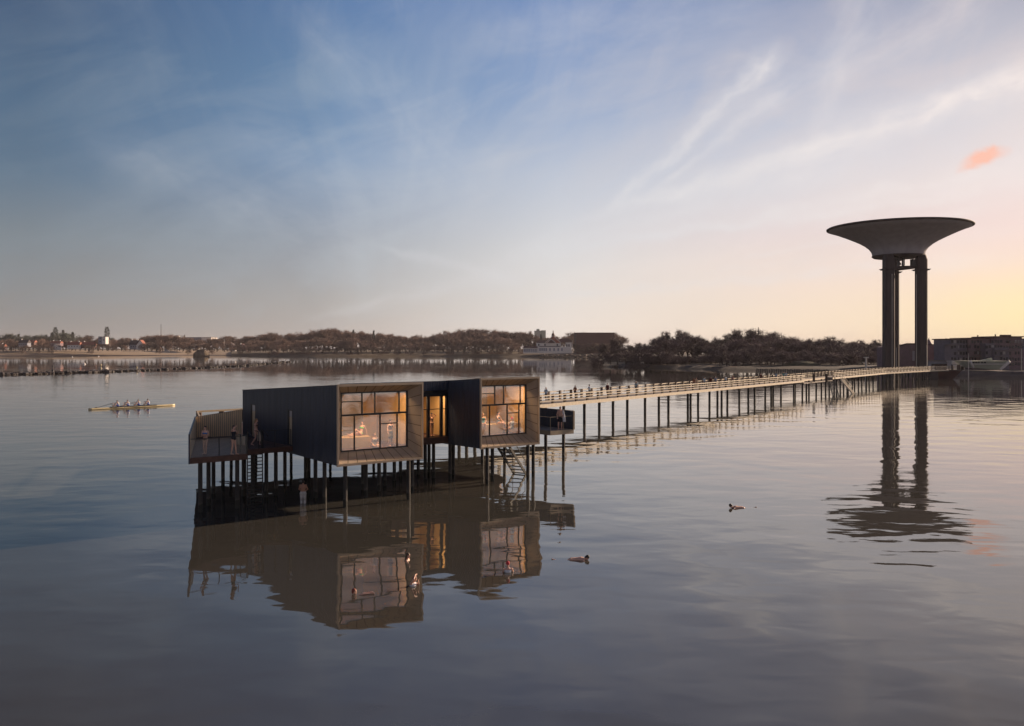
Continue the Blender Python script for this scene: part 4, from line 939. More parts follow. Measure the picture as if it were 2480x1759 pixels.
human('w', 'woman in a white towel standing behind the big left window', inA(4.5, 1.5, FLA+.02), ANG+math.pi+.3, dict(eL=(-.25, .06, 1.15), wL=(-.10, .18, 1.22), eR=(.28, .0, 1.15), wR=(.34, .10, .95)),
      hair=(.03, .03, .03), wear=(('sarong', 'sand', (.45, .36, .26)), ('bikini_top', 'dark_grey', (.08, .09, .09))), vox=.011)
human('p', 'person sitting on the floor by the left window bars', inA(3.35, 1.45, FLA+.03), ANG+math.pi-.2, dict(sit, kL=(-.22, .22, .14), aL=(.04, .26, .07), tL=(.16, .28, .05), kR=(.22, .22, .14), aR=(-.04, .34, .07), tR=(-.16, .36, .05), wL=(-.16, .1, .2), wR=(.16, .1, .2), eL=(-.25, -.2, .34), eR=(.25, -.2, .34), pel=(0, -.06, .12), neck=(0, -.10, .62), head=(0, -.09, .78), sL=(-.17, -.10, .56), sR=(.17, -.10, .56)),
      hair=(.2, .12, .07), wear=(('swimsuit', 'pale_grey', (.5, .48, .5)),), vox=.012)
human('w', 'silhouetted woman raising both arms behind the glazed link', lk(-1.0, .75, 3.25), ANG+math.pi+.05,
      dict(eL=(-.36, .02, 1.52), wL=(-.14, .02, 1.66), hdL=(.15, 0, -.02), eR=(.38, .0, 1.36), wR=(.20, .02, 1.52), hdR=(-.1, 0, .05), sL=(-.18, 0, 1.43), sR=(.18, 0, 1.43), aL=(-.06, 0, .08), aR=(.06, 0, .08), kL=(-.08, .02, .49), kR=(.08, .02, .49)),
      skin=M_TANSHADE, hair=(.02, .015, .012), wear=(('bikini_top', 'brown_top', (.10, .06, .05)), ('bikini_bottom', 'brown_top', (.10, .06, .05))), vox=.010)
def inB(i, n, z): return at(B0, i, n, z)
sit2 = dict(pel=(0, -.05, .10), neck=(0, -.08, .60), head=(0, -.06, .76), sL=(-.17, -.08, .54), sR=(.17, -.08, .54), hL=(-.09, .0, .06), hR=(.09, .0, .06), kL=(-.12, .42, .08), kR=(.12, .42, .08), aL=(-.12, .46, -.34), aR=(.12, .46, -.34), tL=(-.12, .62, -.38), tR=(.12, .62, -.38), eL=(-.24, .02, .32), wL=(-.15, .26, .18), eR=(.24, .02, .32), wR=(.15, .26, .18))
b = MB()
b.hexa([inB(.3, 1.9, FLB+.02), inB(5.1, 1.9, FLB+.02), inB(5.1, 2.9, FLB+.02), inB(.3, 2.9, FLB+.02)], [inB(.3, 1.9, FLB+.70), inB(5.1, 1.9, FLB+.70), inB(5.1, 2.9, FLB+.70), inB(.3, 2.9, FLB+.70)])
b.build('bench', M_WARM, bath)
human('w', 'pale haired bather sitting at the left end of the right-hand room', inB(1.75, 2.15, FLB+.72), ANG+math.pi-.5, sit2, hair=(.35, .24, .15), wear=(('swimsuit', 'teal', (.08, .28, .32)),), vox=.012)
human('w', 'dark haired bather sitting in the middle of the right-hand window', inB(3.25, 2.15, FLB+.72), ANG+math.pi+.4, dict(sit2, eR=(.30, .05, .42), wR=(.36, .26, .30)), hair=(.03, .03, .035), hair_len=.08, wear=(('swimsuit', 'blue_grey', (.16, .22, .30)),), vox=.012)
human('p', 'bather in a red cap and white top seen through the right-hand window', inB(3.85, 1.4, FLB-.12), ANG+.1, dict(sit2, pel=(0, -.05, .55), neck=(0, -.08, 1.05), head=(0, -.06, 1.21), sL=(-.17, -.08, .99), sR=(.17, -.08, .99), hL=(-.09, 0, .5), hR=(.09, 0, .5), kL=(-.12, .35, .5), kR=(.12, .35, .5), aL=(-.12, .38, .17), aR=(.12, .38, .17), tL=(-.12, .5, .15), tR=(.12, .5, .15), eL=(-.24, .02, .76), wL=(-.15, .26, .6), eR=(.24, .02, .76), wR=(.15, .26, .6)),
      wear=(('vest', 'white', (.72, .74, .80)),), cap_=('red', (.55, .05, .06)), vox=.012)

# swimmers
def swimmer(label, px, py, J=None, rot=0, **k):
    Y = GY(py); return human('s', label, (GX(px, Y), Y, 0), rot, J, vox=k.pop('vox', .010), **k)
tread = dict(pel=(0, 0, -.62), neck=(0, -.01, -.12), head=(0, .02, .035), sL=(-.17, 0, -.18), sR=(.17, 0, -.18), eL=(-.32, .12, -.25), eR=(.32, .12, -.25), wL=(-.38, .34, -.16), wR=(.38, .34, -.16),
             hL=(-.09, 0, -.67), hR=(.09, 0, -.67), kL=(-.12, .1, -1.05), kR=(.12, .1, -1.05), aL=(-.12, -.1, -1.45), aR=(.12, -.1, -1.45), tL=(-.12, .0, -1.55), tR=(.12, .0, -1.55))
swimmer('auburn haired swimmer reaching both arms out over the water', 857, 1439, dict(tread, head=(0, .02, .10), neck=(0, 0, -.06), sL=(-.17, .03, -.10), sR=(.17, .05, -.08), eL=(-.16, .34, -.03), wL=(-.08, .60, .015), eR=(.16, .36, .03), wR=(.12, .66, .035)), rot=-math.pi/2+.15, hair=(.22, .05, .03), vox=.009)
swimmer('long haired bather lifting her face from the water nearest the big box', 987, 1358, dict(tread, head=(0, .03, .24), neck=(0, 0, .10), sL=(-.16, 0, .02), sR=(.16, 0, .02), eL=(-.22, .10, -.18), eR=(.22, .10, -.18)), rot=-math.pi/2-.2, hair=(.10, .06, .04), hair_len=.10, vox=.009)
swimmer('swimmer in a white top washing the hair with one arm over the head', 1000, 1418, dict(tread, neck=(0, .02, .14), head=(0, .09, .27), sL=(-.16, 0, .06), sR=(.17, .02, .10), eR=(.22, .20, .33), wR=(.04, .14, .44), hdR=(-.2, 0, -.06), eL=(-.20, .14, .02), wL=(-.06, .24, .20), pel=(0, -.02, -.36), hL=(-.09, 0, -.42), hR=(.09, 0, -.42)),
        rot=-math.pi/2-.5, skin=M_SKIN, hair=(.16, .05, .04), wear=(('vest', 'white', (.72, .74, .80)),), vox=.009)
swimmer('bather in a red cap and white straps standing chest deep in the water', 1230, 1386, dict(tread, neck=(0, 0, .20), head=(0, .02, .36), sL=(-.17, 0, .13), sR=(.17, 0, .13), eL=(-.26, .06, -.10), wL=(-.24, .2, -.22), eR=(.26, .06, -.10), wR=(.24, .2, -.22), pel=(0, 0, -.30), hL=(-.09, 0, -.35), hR=(.09, 0, -.35)),
        rot=.1, wear=(('swimsuit', 'white', (.72, .74, .80)),), cap_=('red', (.55, .05, .06)), vox=.009)
prone = dict(pel=(0, -.52, -.02), neck=(0, 0, .03), head=(0, .13, .10), face=(0, .6, -.8), front=(0, 0, -1), sL=(-.17, -.04, .01), sR=(.17, -.04, .01), hL=(-.09, -.58, -.04), hR=(.09, -.58, -.04), kL=(-.10, -.98, -.12), kR=(.10, -.98, -.10), aL=(-.09, -1.36, -.06), aR=(.09, -1.38, -.02), tL=(-.09, -1.5, -.04), tR=(.09, -1.5, .02),
             eL=(-.36, .10, -.08), wL=(-.38, .34, -.10), eR=(.34, .02, -.12), wR=(.40, -.2, -.14))
swimmer('dark haired swimmer with bare back nearest the right of the bathhouse', 1415, 1356, prone, rot=-math.pi/2-.1, female=False, hair=(.015, .012, .012), size=1.0)
swimmer('dark haired swimmer far out towards the tower reflection', 1775, 1230.5, dict(prone, head=(0, .14, .13)), rot=math.pi/2+.1, female=False, hair=(.015, .012, .012), size=1.02)

# walkers on the footbridge
WK = [(1322.3, 938.6, 'light_blue', (.30, .42, .55), 'shirt', (.30, .20, .12), 'light blue top with fair hair, first from the bathhouse'),
      (1393, 933.4, 'rust', (.22, .07, .04), 'shirt', (.12, .04, .02), 'rust red top with auburn hair'),
      (1427.5, 930.6, 'pale_blue', (.38, .47, .60), 'shirt', (.03, .025, .02), 'pale blue shirt leaning on the rail'),
      (1471, 924.6, 'dark_red', (.09, .02, .02), 'coat', (.03, .02, .02), 'long dark red coat, the largest dark figure'),
      (1540.5, 924.2, 'grey_blue', (.25, .33, .40), 'shirt', (.28, .12, .07), 'grey blue top and long fair hair'),
      (1680.5, 915.8, 'rust', (.22, .07, .04), 'shirt', (.18, .06, .04), 'rust top, left one of a close pair'),
      (1686.5, 915.2, 'sand', (.45, .36, .26), 'shirt', (.25, .10, .06), 'sand coloured top, right one of a close pair'),
      (1706, 912.3, 'sky', (.34, .46, .58), 'shirt', (.03, .02, .02), 'sky blue shirt just right of the close pair'),
      (1721.5, 910.4, 'dark_red', (.09, .02, .02), 'coat', (.03, .02, .02), 'dark red coat between two people in blue'),
      (1733.5, 910.4, 'steel_blue', (.20, .28, .40), 'shirt', (.03, .02, .02), 'steel blue shirt right of a dark red coat'),
      (1758, 910.6, 'pale_blue', (.38, .47, .60), 'shirt', (.04, .03, .02), 'pale blue shirt standing alone with bent arms'),
      (1774.8, 909.2, 'rose', (.40, .22, .18), 'shirt', (.30, .12, .06), 'rose coloured top and ginger hair'),
      (1842.5, 902.2, 'dark_red', (.09, .02, .02), 'coat', (.05, .02, .02), 'dark red coat alone halfway to the stairs'),
      (1879.5, 901.6, 'light_blue', (.30, .42, .55), 'shirt', (.03, .02, .02), 'light blue shirt, a little beyond the lone dark coat'),
      (1897.8, 902.0, 'teal', (.08, .28, .32), 'shirt', (.20, .05, .03), 'teal top and red hair, left of the last pair'),
      (1903.8, 900.6, 'sky', (.34, .46, .58), 'shirt', (.03, .02, .02), 'sky blue top, right of the last pair')]
for k, (px, py, cn, cc, kd, hr, lb_) in enumerate(WK):
    # find the point whose head height (4.83 m above the water) projects there, kept on the deck
    Y = F*(EYE-4.84)/(py-HY); p = Vector((GX(px, Y), Y, 0))
    o_ = (p-wa).dot(wnr); o2 = max(.45, min(WW-.45, o_)); q = wa+wnr*o2
    r = (px-CX)/F; t = (r*q.y-q.x)/(wdir.x-r*wdir.y); q = q+wdir*t
    hd_ = math.atan2(wdir.y, wdir.x)-math.pi/2
    rot = hd_ if k % 3 else hd_+math.pi
    J = dict(kL=(-.09, .12, .50), aL=(-.09, .16, .10), tL=(-.1, .32, .06), kR=(.09, .02, .49), aR=(.09, -.22, .13), tR=(.1, -.08, .04), eL=(-.23, -.08, 1.14), wL=(-.22, -.02, .90), eR=(.23, .04, 1.14), wR=(.22, .2, .94))
    if k in (2, 10): J = dict(eL=(-.30, .05, 1.18), wL=(-.24, .26, 1.10), eR=(.30, .05, 1.18), wR=(.24, .26, 1.10)); rot = hd_+math.pi/2
    human('p', 'person in a '+lb_, (q.x, q.y, 3.12), rot, J, female=kd != 'coat', hair=hr, hair_len=.08 if kd != 'coat' and k not in (2, 7, 9, 10) else 0,
          wear=((kd, cn, cc), ('trousers', 'dark_denim' if k % 2 else 'charcoal', (.03, .035, .05) if k % 2 else (.03, .03, .03))), vox=.022, hands=True)

# ------------------------------------------------------------------ rowing four
YR = 142.5; rb0 = Vector((GX(214, 139.5), 139.5, 0)); rb1 = Vector((GX(424, 150.5), 150.5, 0))
ax = (rb1-rb0).normalized(); sdv = Vector((-ax.y, ax.x, 0)); LB = (rb1-rb0).length
boat = thing('rowing_boat', 'long narrow yellow rowing boat with a crew of four on open water', 'rowing boat', (rb0+rb1)/2)
b = MB(); secs = []
for i in range(25):
    t = i/24; w_ = .28*max(.03, (1-abs(2*t-1)**2.6)); p = rb0.lerp(rb1, t); z = .10; hgt = .11+.07*abs(2*t-1)
    secs.append((Vector((p.x, p.y, z)), sdv*w_, Vector((0, 0, hgt))))
b.loft(secs, 12); b.build('hull', M_BOATY, boat, smooth=True)
b = MB(); p, q = rb0.lerp(rb1, .24), rb0.lerp(rb1, .77)
b.bar((p.x, p.y, .27), (q.x, q.y, .27), .46, .14); b.build('cockpit', M_BOATD, boat)
rot_b = math.atan2(ax.y, ax.x)+math.pi/2   # rowers face the left end
row_names = ['leftmost', 'second from the left', 'third from the left', 'rightmost']
for k, px in enumerate((284.5, 309.5, 335.5, 358.5)):
    t = ((px-214)/(424-214)); p = rb0.lerp(rb1, t); r_ = (px-CX)/F
    tt = (r_*rb0.y-rb0.x)/(ax.x-r_*ax.y); p = rb0+ax*tt
    J = dict(pel=(0, -.10, .16), neck=(0, .02, .64), head=(0, .06, .80), sL=(-.19, .03, .58), sR=(.19, .03, .58), hL=(-.10, -.05, .12), hR=(.10, -.05, .12), kL=(-.13, .32, .32), kR=(.13, .32, .32), aL=(-.10, .62, .08), aR=(.10, .62, .08), tL=(-.1, .72, .2), tR=(.1, .72, .2),
             eL=(-.22, .30, .48), wL=(-.12, .55, .46), eR=(.22, .30, .48), wR=(.12, .55, .46), grip=True, mid=(0, -.06, 0))
    human('r', 'rower in a white vest and blue shorts, %s in the boat' % row_names[k], (p.x, p.y, .33), rot_b, J, female=False, hair=(.06, .04, .03), wear=(('vest', 'rower_white', (.8, .8, .8)), ('shorts', 'royal_blue', (.06, .10, .45))), vox=.014, size=1.12)
    s_ = -1 if k % 2 else 1
    h0 = p-ax*.62; a_ = (h0.x, h0.y, .98); g_ = Vector((h0.x, h0.y, 0))+sdv*(s_*.85)-ax*.25; e_ = g_+sdv*(s_*2.1)-ax*1.1
    ob = MB(); ob.tube(a_, (g_.x, g_.y, .75), .032, .032, 6); ob.tube((g_.x, g_.y, .75), (e_.x, e_.y, .10), .032, .032, 6)
    d_ = (e_-g_).normalized(); bl0 = Vector((e_.x, e_.y, .10)); bl1 = bl0+d_*.5-Vector((0, 0, .06)); ob.bar(bl0, bl1, .04, .20)
    tag(ob.build('oar', M_STEEL, None, loc=(p.x, p.y, .6)), 'thin dark oar of the %s rower' % row_names[k], 'oar')
    rg = MB(); q0 = p-ax*.3; rg.tube((q0.x, q0.y, .42), (g_.x, g_.y, .72), .018, .018, 6); rg.tube((q0.x+ax.x*.6, q0.y+ax.y*.6, .42), (g_.x, g_.y, .72), .018, .018, 6)
    rg.build('rigger', M_STEEL, boat)

# ------------------------------------------------------------------ trees
def blade(b, p, d, L, w_):
    s_ = d.cross(Vector((random.uniform(-1, 1), random.uniform(-1, 1), random.uniform(-1, 1)))).normalized()*w_
    k = len(b.v); q = p+d*L
    b.v += [tuple(p-s_), tuple(p+s_), tuple(q)]; b.f.append((k, k+1, k+2))
def rv(): return Vector((random.gauss(0, 1), random.gauss(0, 1), random.gauss(0, 1))).normalized()
def bare_tree(seed, wfac=1.0, dens=13, clumpy=.3):
    """a unit tree one metre tall: trunk with limbs, crown of twigs"""
    random.seed(seed); tr = MB(); cr = MB(); tips = []
    def grow(p, d, L, r, lv):
        q = p+d*L; tr.tube(p, q, r, r*.68, 5 if lv < 3 else 3, caps=False)
        if lv >= 4: tips.append((q, d)); return
        if lv >= 2: tips.append((p.lerp(q, .6), d))
        for k in range(random.choice((2, 3, 3)) if lv else 7):
            spread = .60 if lv else 1.0
            nd = (d+rv()*spread*wfac+Vector((0, 0, .10))).normalized()
            grow(p.lerp(q, random.uniform(.5, 1)) if k else q, nd, L*random.uniform(.66, .86), r*.62, lv+1)
    grow(Vector((0, 0, 0)), Vector((random.uniform(-.06, .06), random.uniform(-.06, .06), 1)).normalized(), .20, .020, 0)
    for q, d in tips:
        for k in range(dens): blade(cr, q+rv()*.015, (d*.7+rv()*.9).normalized(), random.uniform(.05, .12), random.uniform(.0016, .0038))
        for k in range(3): 
            m_ = q+rv()*random.uniform(.03, .07); 
            for j in range(3): blade(cr, m_, rv(), random.uniform(.03, .06), .003)
    zz = max(v[2] for v in cr.v); f = 1/zz
    for m_ in (tr, cr): m_.v = [(v[0]*f, v[1]*f, v[2]*f) for v in m_.v]
    return tr, cr
def evergreen(seed, wd=.22, kind=0):
    random.seed(seed); tr = MB(); cr = MB(); tr.tube((0, 0, 0), (0, 0, .9), .02, .005, 5, caps=False)
    for i in range(60):
        z = .12+.86*i/60; rr = wd*((1-z)**1.05 if kind == 0 else math.sin(math.pi*min(1, (z-.05)/.98))**.7)*random.uniform(.7, 1.15)
        for k in range(14):
            a = random.uniform(0, 6.28); q = Vector((math.cos(a)*rr*random.uniform(.3, 1), math.sin(a)*rr*random.uniform(.3, 1), z))
            for j in range(3): blade(cr, q, (Vector((math.cos(a), math.sin(a), -.2 if kind == 0 else .9))+rv()*.5).normalized(), random.uniform(.03, .06), .006)
    return tr, cr
def proto(name, tb, cm, crown='crown'):
    tr, cr = tb; root = bpy.data.objects.new(name, None)
    t = bpy.data.objects.new('trunk', tr.mesh('trunk', M_BARK)); c = bpy.data.objects.new(crown, cr.mesh(crown, cm))
    return t, c
PB = [proto('bare_tree', bare_tree(11+i, (.8, 1, 1.15, .9, 1.05)[i]), M_TWIG) for i in range(5)]
PD = []
for t, c in PB:
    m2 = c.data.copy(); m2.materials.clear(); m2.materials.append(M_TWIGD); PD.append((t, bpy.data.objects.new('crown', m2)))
PE = [proto('conifer', evergreen(31, .20), M_EVER), proto('conifer', evergreen(33, .14), M_EVER)]
PR = []
for t, c in PB[:3]:
    m2 = c.data.copy(); m2.materials.clear(); m2.materials.append(M_EVER); PR.append((t, bpy.data.objects.new('crown', m2)))
PP = [proto('poplar', evergreen(41, .13, 1), M_EVER)]
PS = [proto('shrub', bare_tree(51+i, 1.7, 10), M_TWIG) for i in range(2)]
def plant(pr, name, x, y, z, h, wf, label, cat, group, rz=None):
    root = thing(name, label, cat, (x, y, z), group); root.rotation_euler = (0, 0, random.uniform(0, 6.28) if rz is None else rz); root.scale = (h*wf, h*wf, h)
    for q in pr: c = q.copy(); col.objects.link(c); c.parent = root
    return root
def interp(tab, x):
    for (a, u), (c, v) in zip(tab[:-1], tab[1:]):
        if a <= x <= c: return u+(v-u)*(x-a)/(c-a)
    return tab[0][1] if x < tab[0][0] else tab[-1][1]
SIL = [(-30, 826), (10, 825), (60, 822), (180, 822), (230, 812), (250, 822), (300, 822), (345, 817), (360, 811), (390, 808), (420, 812), (440, 816), (475, 820), (530, 816), (560, 815), (590, 814), (620, 812), (640, 810), (690, 806), (740, 802), (790, 801), (811, 794), (830, 803), (870, 803), (900, 808), (935, 803), (960, 813), (1000, 812),
       (1030, 813), (1065, 810), (1087, 801), (1110, 808), (1130, 800), (1155, 801), (1178, 798), (1210, 803), (1250, 803), (1275, 808), (1300, 812), (1330, 806), (1345, 812), (1370, 815), (1400, 806), (1430, 803), (1460, 806), (1500, 812)]
G1 = 'bare trees in the far woodland on the left and centre shore'
random.seed(5); xs = -25.0
while xs < 1500:
    if not (1265 < xs < 1390): pass
    Y = random.uniform(1190, 1260); zb = 7.0; top = interp(SIL, xs)+random.uniform(-1, 4); h = (GZ(top, Y)-zb)*random.uniform(.98, 1.24)
    if 1270 < xs < 1388: h *= .86
    plant(random.choice(PB), 'bare_tree', GX(xs, Y), Y, zb, h, random.uniform(1.05, 1.35), 'bare brown tree standing in the long row of woodland behind the far shore', 'tree', G1)
    xs += random.uniform(9, 13)
random.seed(9); xs = 350.0
while xs < 1395:
    if 1258 < xs < 1392: xs += 12; continue
    Y = random.uniform(1100, 1150); zb = 6.0; top = interp(SIL, xs)+random.uniform(9, 22); h = GZ(top, Y)-zb
    plant(random.choice(PB), 'bare_tree', GX(xs, Y), Y, zb, h, random.uniform(1.2, 1.5), 'bare brown tree standing in the long row of woodland behind the far shore', 'tree', G1)
    xs += random.uniform(14, 19)
for px in (8, 62, 95, 118, 214, 236, 262, 280, 300, 350, 380, 455, 480, 500, 520, 540, 600):   # low garden shrubs between the houses
    Y = random.uniform(1140, 1175); plant(random.choice(PS), 'shrub', GX(px, Y), Y, 6.5, random.uniform(8, 11), 1.2, 'low brown shrub among the houses on the left shore', 'shrub', 'shrubs among the shore houses')
for px, top, k in ((14, 808, 0), (24, 804, 0), (33, 808, 0), (45, 806, 1), (55, 812, 0), (62, 809, 0), (72, 811, 0), (80, 812, 1), (95, 807, 0), (104, 806, 0), (112, 808, 1), (126, 800, 1), (146, 801, 0), (153, 798, 1), (160, 803, 0), (168, 803, 0), (176, 802, 1), (208, 813, 0), (275, 815, 0)):
    Y = random.uniform(1270, 1330); h = GZ(top, Y)-7.5; plant(PE[k] if k else random.choice(PR), 'conifer', GX(px, Y), Y, 7.5, h*random.uniform(.9, 1.05), random.uniform(1.3, 1.6) if k else random.uniform(1.0, 1.4), 'dark green evergreen rising behind the houses on the left shore', 'evergreen tree', 'evergreens behind the left houses')
for px, top in ((134, 792), (259, 791)):
    Y = 1260; plant(PP[0], 'poplar', GX(px, Y), Y, 7.5, GZ(top, Y)-7.5, .95, 'tall narrow poplar beside the white cube house' if px > 200 else 'tall narrow poplar among the evergreens on the left shore', 'poplar', None)
for px, top in ((856, 797), (905, 799), (1310, 808)):
    Y = 1200; plant(PE[1], 'conifer', GX(px, Y), Y, 7, GZ(top, Y)-7, 1.0, 'thin dark pine poking above the bare woodland at the centre', 'pine', 'thin pines above the woodland')
SR = [(1480, 816), (1510, 825), (1530, 834), (1560, 824), (1565, 820), (1585, 827), (1600, 813), (1630, 799), (1660, 804), (1685, 805), (1703, 826), (1722, 826), (1740, 812), (1770, 809), (1800, 797), (1830, 799), (1870, 803), (1890, 800), (1912, 807), (1955, 811), (1975, 820), (1990, 811), (2010, 818), (2022, 814), (2050, 828), (2078, 815), (2102, 812), (2120, 824), (2145, 820), (2200, 832)]
G2 = 'bare trees on the wooded hill on the right shore'
LB2 = 'dark bare tree in the thick wood on the right shore'
random.seed(21); xs = 1478.0
while xs < 2150:
    Y = random.uniform(520, 560); zb = 2.9; top = interp(SR, xs)+random.uniform(-1, 4)
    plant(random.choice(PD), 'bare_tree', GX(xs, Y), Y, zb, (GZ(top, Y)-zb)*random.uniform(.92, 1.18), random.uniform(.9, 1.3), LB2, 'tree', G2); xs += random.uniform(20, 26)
xs = 1500.0
while xs < 2130:
    Y = random.uniform(470, 505); zb = 2.2; top = interp(SR, xs)+random.uniform(9, 20)
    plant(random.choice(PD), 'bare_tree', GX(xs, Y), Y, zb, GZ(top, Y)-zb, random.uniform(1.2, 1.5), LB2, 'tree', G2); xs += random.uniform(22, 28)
xs = 1720.0
while xs < 2135:
    Y = random.uniform(425, 450); zb = 1.4; top = interp(SR, xs)+random.uniform(26, 42)
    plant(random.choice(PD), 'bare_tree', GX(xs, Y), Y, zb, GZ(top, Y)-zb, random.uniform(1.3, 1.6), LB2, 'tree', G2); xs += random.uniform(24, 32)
PSD = []
for t, c in PS:
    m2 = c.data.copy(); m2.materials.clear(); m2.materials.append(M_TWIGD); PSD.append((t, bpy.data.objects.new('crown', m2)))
xs = 560.0
while xs < 1395:
    if not 1264 < xs < 1390:
        Y = random.uniform(1085, 1100); plant(random.choice(PS), 'shrub', GX(xs, Y), Y, 5.3, random.uniform(7, 11), random.uniform(1.3, 1.8), 'low bare bush filling the edge of the woodland on the centre shore', 'shrub', 'bushes along the centre shore woodland')
    xs += random.uniform(10, 16)
xs = 1462.0
while xs < 2140:
    Y = random.uniform(446, 462) if xs < 1740 else random.uniform(412, 430); plant(random.choice(PSD), 'shrub', GX(xs, Y), Y, 1.6, random.uniform(5, 8), random.uniform(1.3, 1.9), 'low dark bush at the foot of the wood on the right shore', 'shrub', 'bushes below the right-hand wood')
    xs += random.uniform(14, 21)
# trees on the shore out of frame to the right, seen only in the window reflections
random.seed(33)
SH = [(228, 255), (236, 190), (232, 110), (222, 30), (208, -50), (180, -130)]
for (ax0, ay0), (ax1, ay1) in zip(SH[:-1], SH[1:]):
    for k in range(6):
        t = (k+random.random()*.8)/6; x, y = ax0+(ax1-ax0)*t, ay0+(ay1-ay0)*t; f = 1+random.uniform(8, 22)/math.hypot(x, y)
        plant(random.choice(PD), 'bare_tree', x*f, y*f, 1.7, random.uniform(14, 19), 1.3, LB2, 'tree', G2)

# ------------------------------------------------------------------ far buildings
def window_row(parent, x0, x1, z, n_, w_, h_, y, m=M_WIN, depth=.06):
    for i in range(n_):
        x = x0+(x1-x0)*(i+.5)/n_; b = MB(); b.box((x, y, z), (w_, depth*2, h_)); b.build('window', m, parent)
def house(px0, px1, ytop, ybase, Y, roofm, wallm, label, name='house', gable_front=False, chim=1, eave=.5, wins=2, depth=9, z0=None, gx=None):
    x0, x1 = GX(px0, Y), GX(px1, Y); z0 = GZ(ybase, Y) if z0 is None else z0; z1 = GZ(ytop, Y); ze = z0+(z1-z0)*eave; ov = .5
    r = thing(name, label, 'house', ((x0+x1)/2, Y, z0-1.2)); b = MB()
    b.hexa([(x0, Y, z0-1.2), (x1, Y, z0-1.2), (x1, Y+depth, z0-1.2), (x0, Y+depth, z0-1.2)], [(x0, Y, ze), (x1, Y, ze), (x1, Y+depth, ze), (x0, Y+depth, ze)])
    if gable_front:
        xm = (x0+x1)/2; b.add([(x0, Y, ze), (x1, Y, ze), (xm, Y, z1-.15), (x0, Y+depth, ze), (x1, Y+depth, ze), (xm, Y+depth, z1-.15)], [(0, 1, 2), (5, 4, 3)])
    b.build('wall', wallm, r); b = MB()
    if gable_front:
        xm = (x0+x1)/2
        for a, sx in ((x0-ov, 1), (x1+ov, -1)):
            b.add([(a, Y-ov, ze-.3), (xm, Y-ov, z1), (xm, Y+depth+ov, z1), (a, Y+depth+ov, ze-.3), (a, Y-ov, ze-.1), (xm, Y-ov, z1+.25), (xm, Y+depth+ov, z1+.25), (a, Y+depth+ov, ze-.1)],
                  [(0, 1, 2, 3), (4, 7, 6, 5), (0, 4, 5, 1), (3, 2, 6, 7), (0, 3, 7, 4), (1, 5, 6, 2)])
    else:
        ym = Y+depth/2; b.add([(x0-ov, Y-ov, ze-.2), (x1+ov, Y-ov, ze-.2), (x1+ov, ym, z1), (x0-ov, ym, z1), (x0-ov, Y+depth+ov, ze-.2), (x1+ov, Y+depth+ov, ze-.2)],
                              [(0, 1, 2, 3), (3, 2, 5, 4), (0, 3, 4), (1, 5, 2), (0, 4, 5, 1)])
    rf = b.build('roof', roofm, r)
    for c in range(chim):
        cx = x0+(x1-x0)*(.15 if c == 0 else .85); b = MB(); b.box((cx, Y+depth*.5, z1+.2), (1.1, 1.1, 2.0)); b.build('chimney', M_WHITE, rf)
    if wins: window_row(r, x0+.5, x1-.5, (z0+ze)/2, wins, 1.1, 1.3, Y-.03)
    return r
YH = 1165
house(45, 66, 823, 838, YH, M_DKROOF, M_GREYW, 'long grey house with a dark roof at the left end of the shore', wins=4)
house(67, 82, 824, 834, YH+14, M_REDROOF, M_BROWNROOF, 'reddish house joined behind the dark roofed house', chim=0)
house(122, 145, 826, 836, YH+12, M_REDROOF, M_BRICK, 'red roofed brick house between shrubs near two white chimneys', chim=2)
house(127, 141, 833, 846, YH-6, M_DKROOF, M_WHITE, 'small white gabled cottage in front of the brick house', gable_front=True, chim=0)
house(163, 191, 828, 843, YH, M_REDROOF, M_WHITE, 'white house with red roof and chimneys at both ends', chim=2, wins=4)
house(196, 226, 828, 842, YH+6, M_REDROOF, M_BROWNROOF, 'low house with a broad red roof left of the white cube house', chim=1, wins=3)
house(314, 333, 824, 844, YH, M_DKROOF, M_GREYW, 'blue grey half of the big shore house with white chimneys', chim=2, wins=3, eave=.45)
house(330, 349, 824, 845, YH-5, M_REDROOF, M_WHITE, 'white gabled house with red roof beside the blue grey house', gable_front=True, chim=0, wins=2, eave=.4)
house(370, 386, 833, 844, YH, M_DKROOF, M_BRICK, 'low dark roofed cottage right of the big white gabled house', chim=2)
house(0, 8, 833, 845, YH, M_REDROOF, M_BRICK, 'narrow red cottage cut by the left edge', chim=1, wins=1)
house(398, 408, 838, 848, YH-8, M_BROWNROOF, M_WHITE, 'tiny white shed with brown roof by the beach', gable_front=True, chim=0, wins=1)
house(555, 567, 832, 848, YH-40, M_DKROOF, M_WHITE, 'narrow white gabled villa at the end of the beach', gable_front=True, chim=1, wins=2)
house(578, 594, 833, 848, YH-40, M_BROWNROOF, M_BRICK, 'brown gabled villa right of the narrow white villa', gable_front=True, chim=1, wins=2)
house(470, 481, 838, 847, YH-20, M_DKROOF, M_WHITE, 'low white cottage behind the big shore boulder', chim=0, wins=2)
def block(px0, px1, ytop, ybase, Y, m, label, name, cat, depth=14, rows=0, cols=0, winm=M_WIN, roofm=None, ww=1.3, wh=1.3):
    x0, x1 = GX(px0, Y), GX(px1, Y); z0, z1 = GZ(ybase, Y)-1.5, GZ(ytop, Y); r = thing(name, label, cat, ((x0+x1)/2, Y, z0)); b = MB()
    b.box(((x0+x1)/2, Y+depth/2, (z0+z1)/2), (x1-x0, depth, z1-z0)); b.build('wall', m, r)
    b = MB(); b.box(((x0+x1)/2, Y+depth/2, z1+.2), (x1-x0+.6, depth+.6, .38)); b.build('roof', roofm or M_DKROOF, r)
    for k in range(rows): window_row(r, x0+1, x1-1, z0+1.5+(z1-z0-1.5)*(k+.5)/rows, cols, ww, wh, Y-.03, winm)
    return r
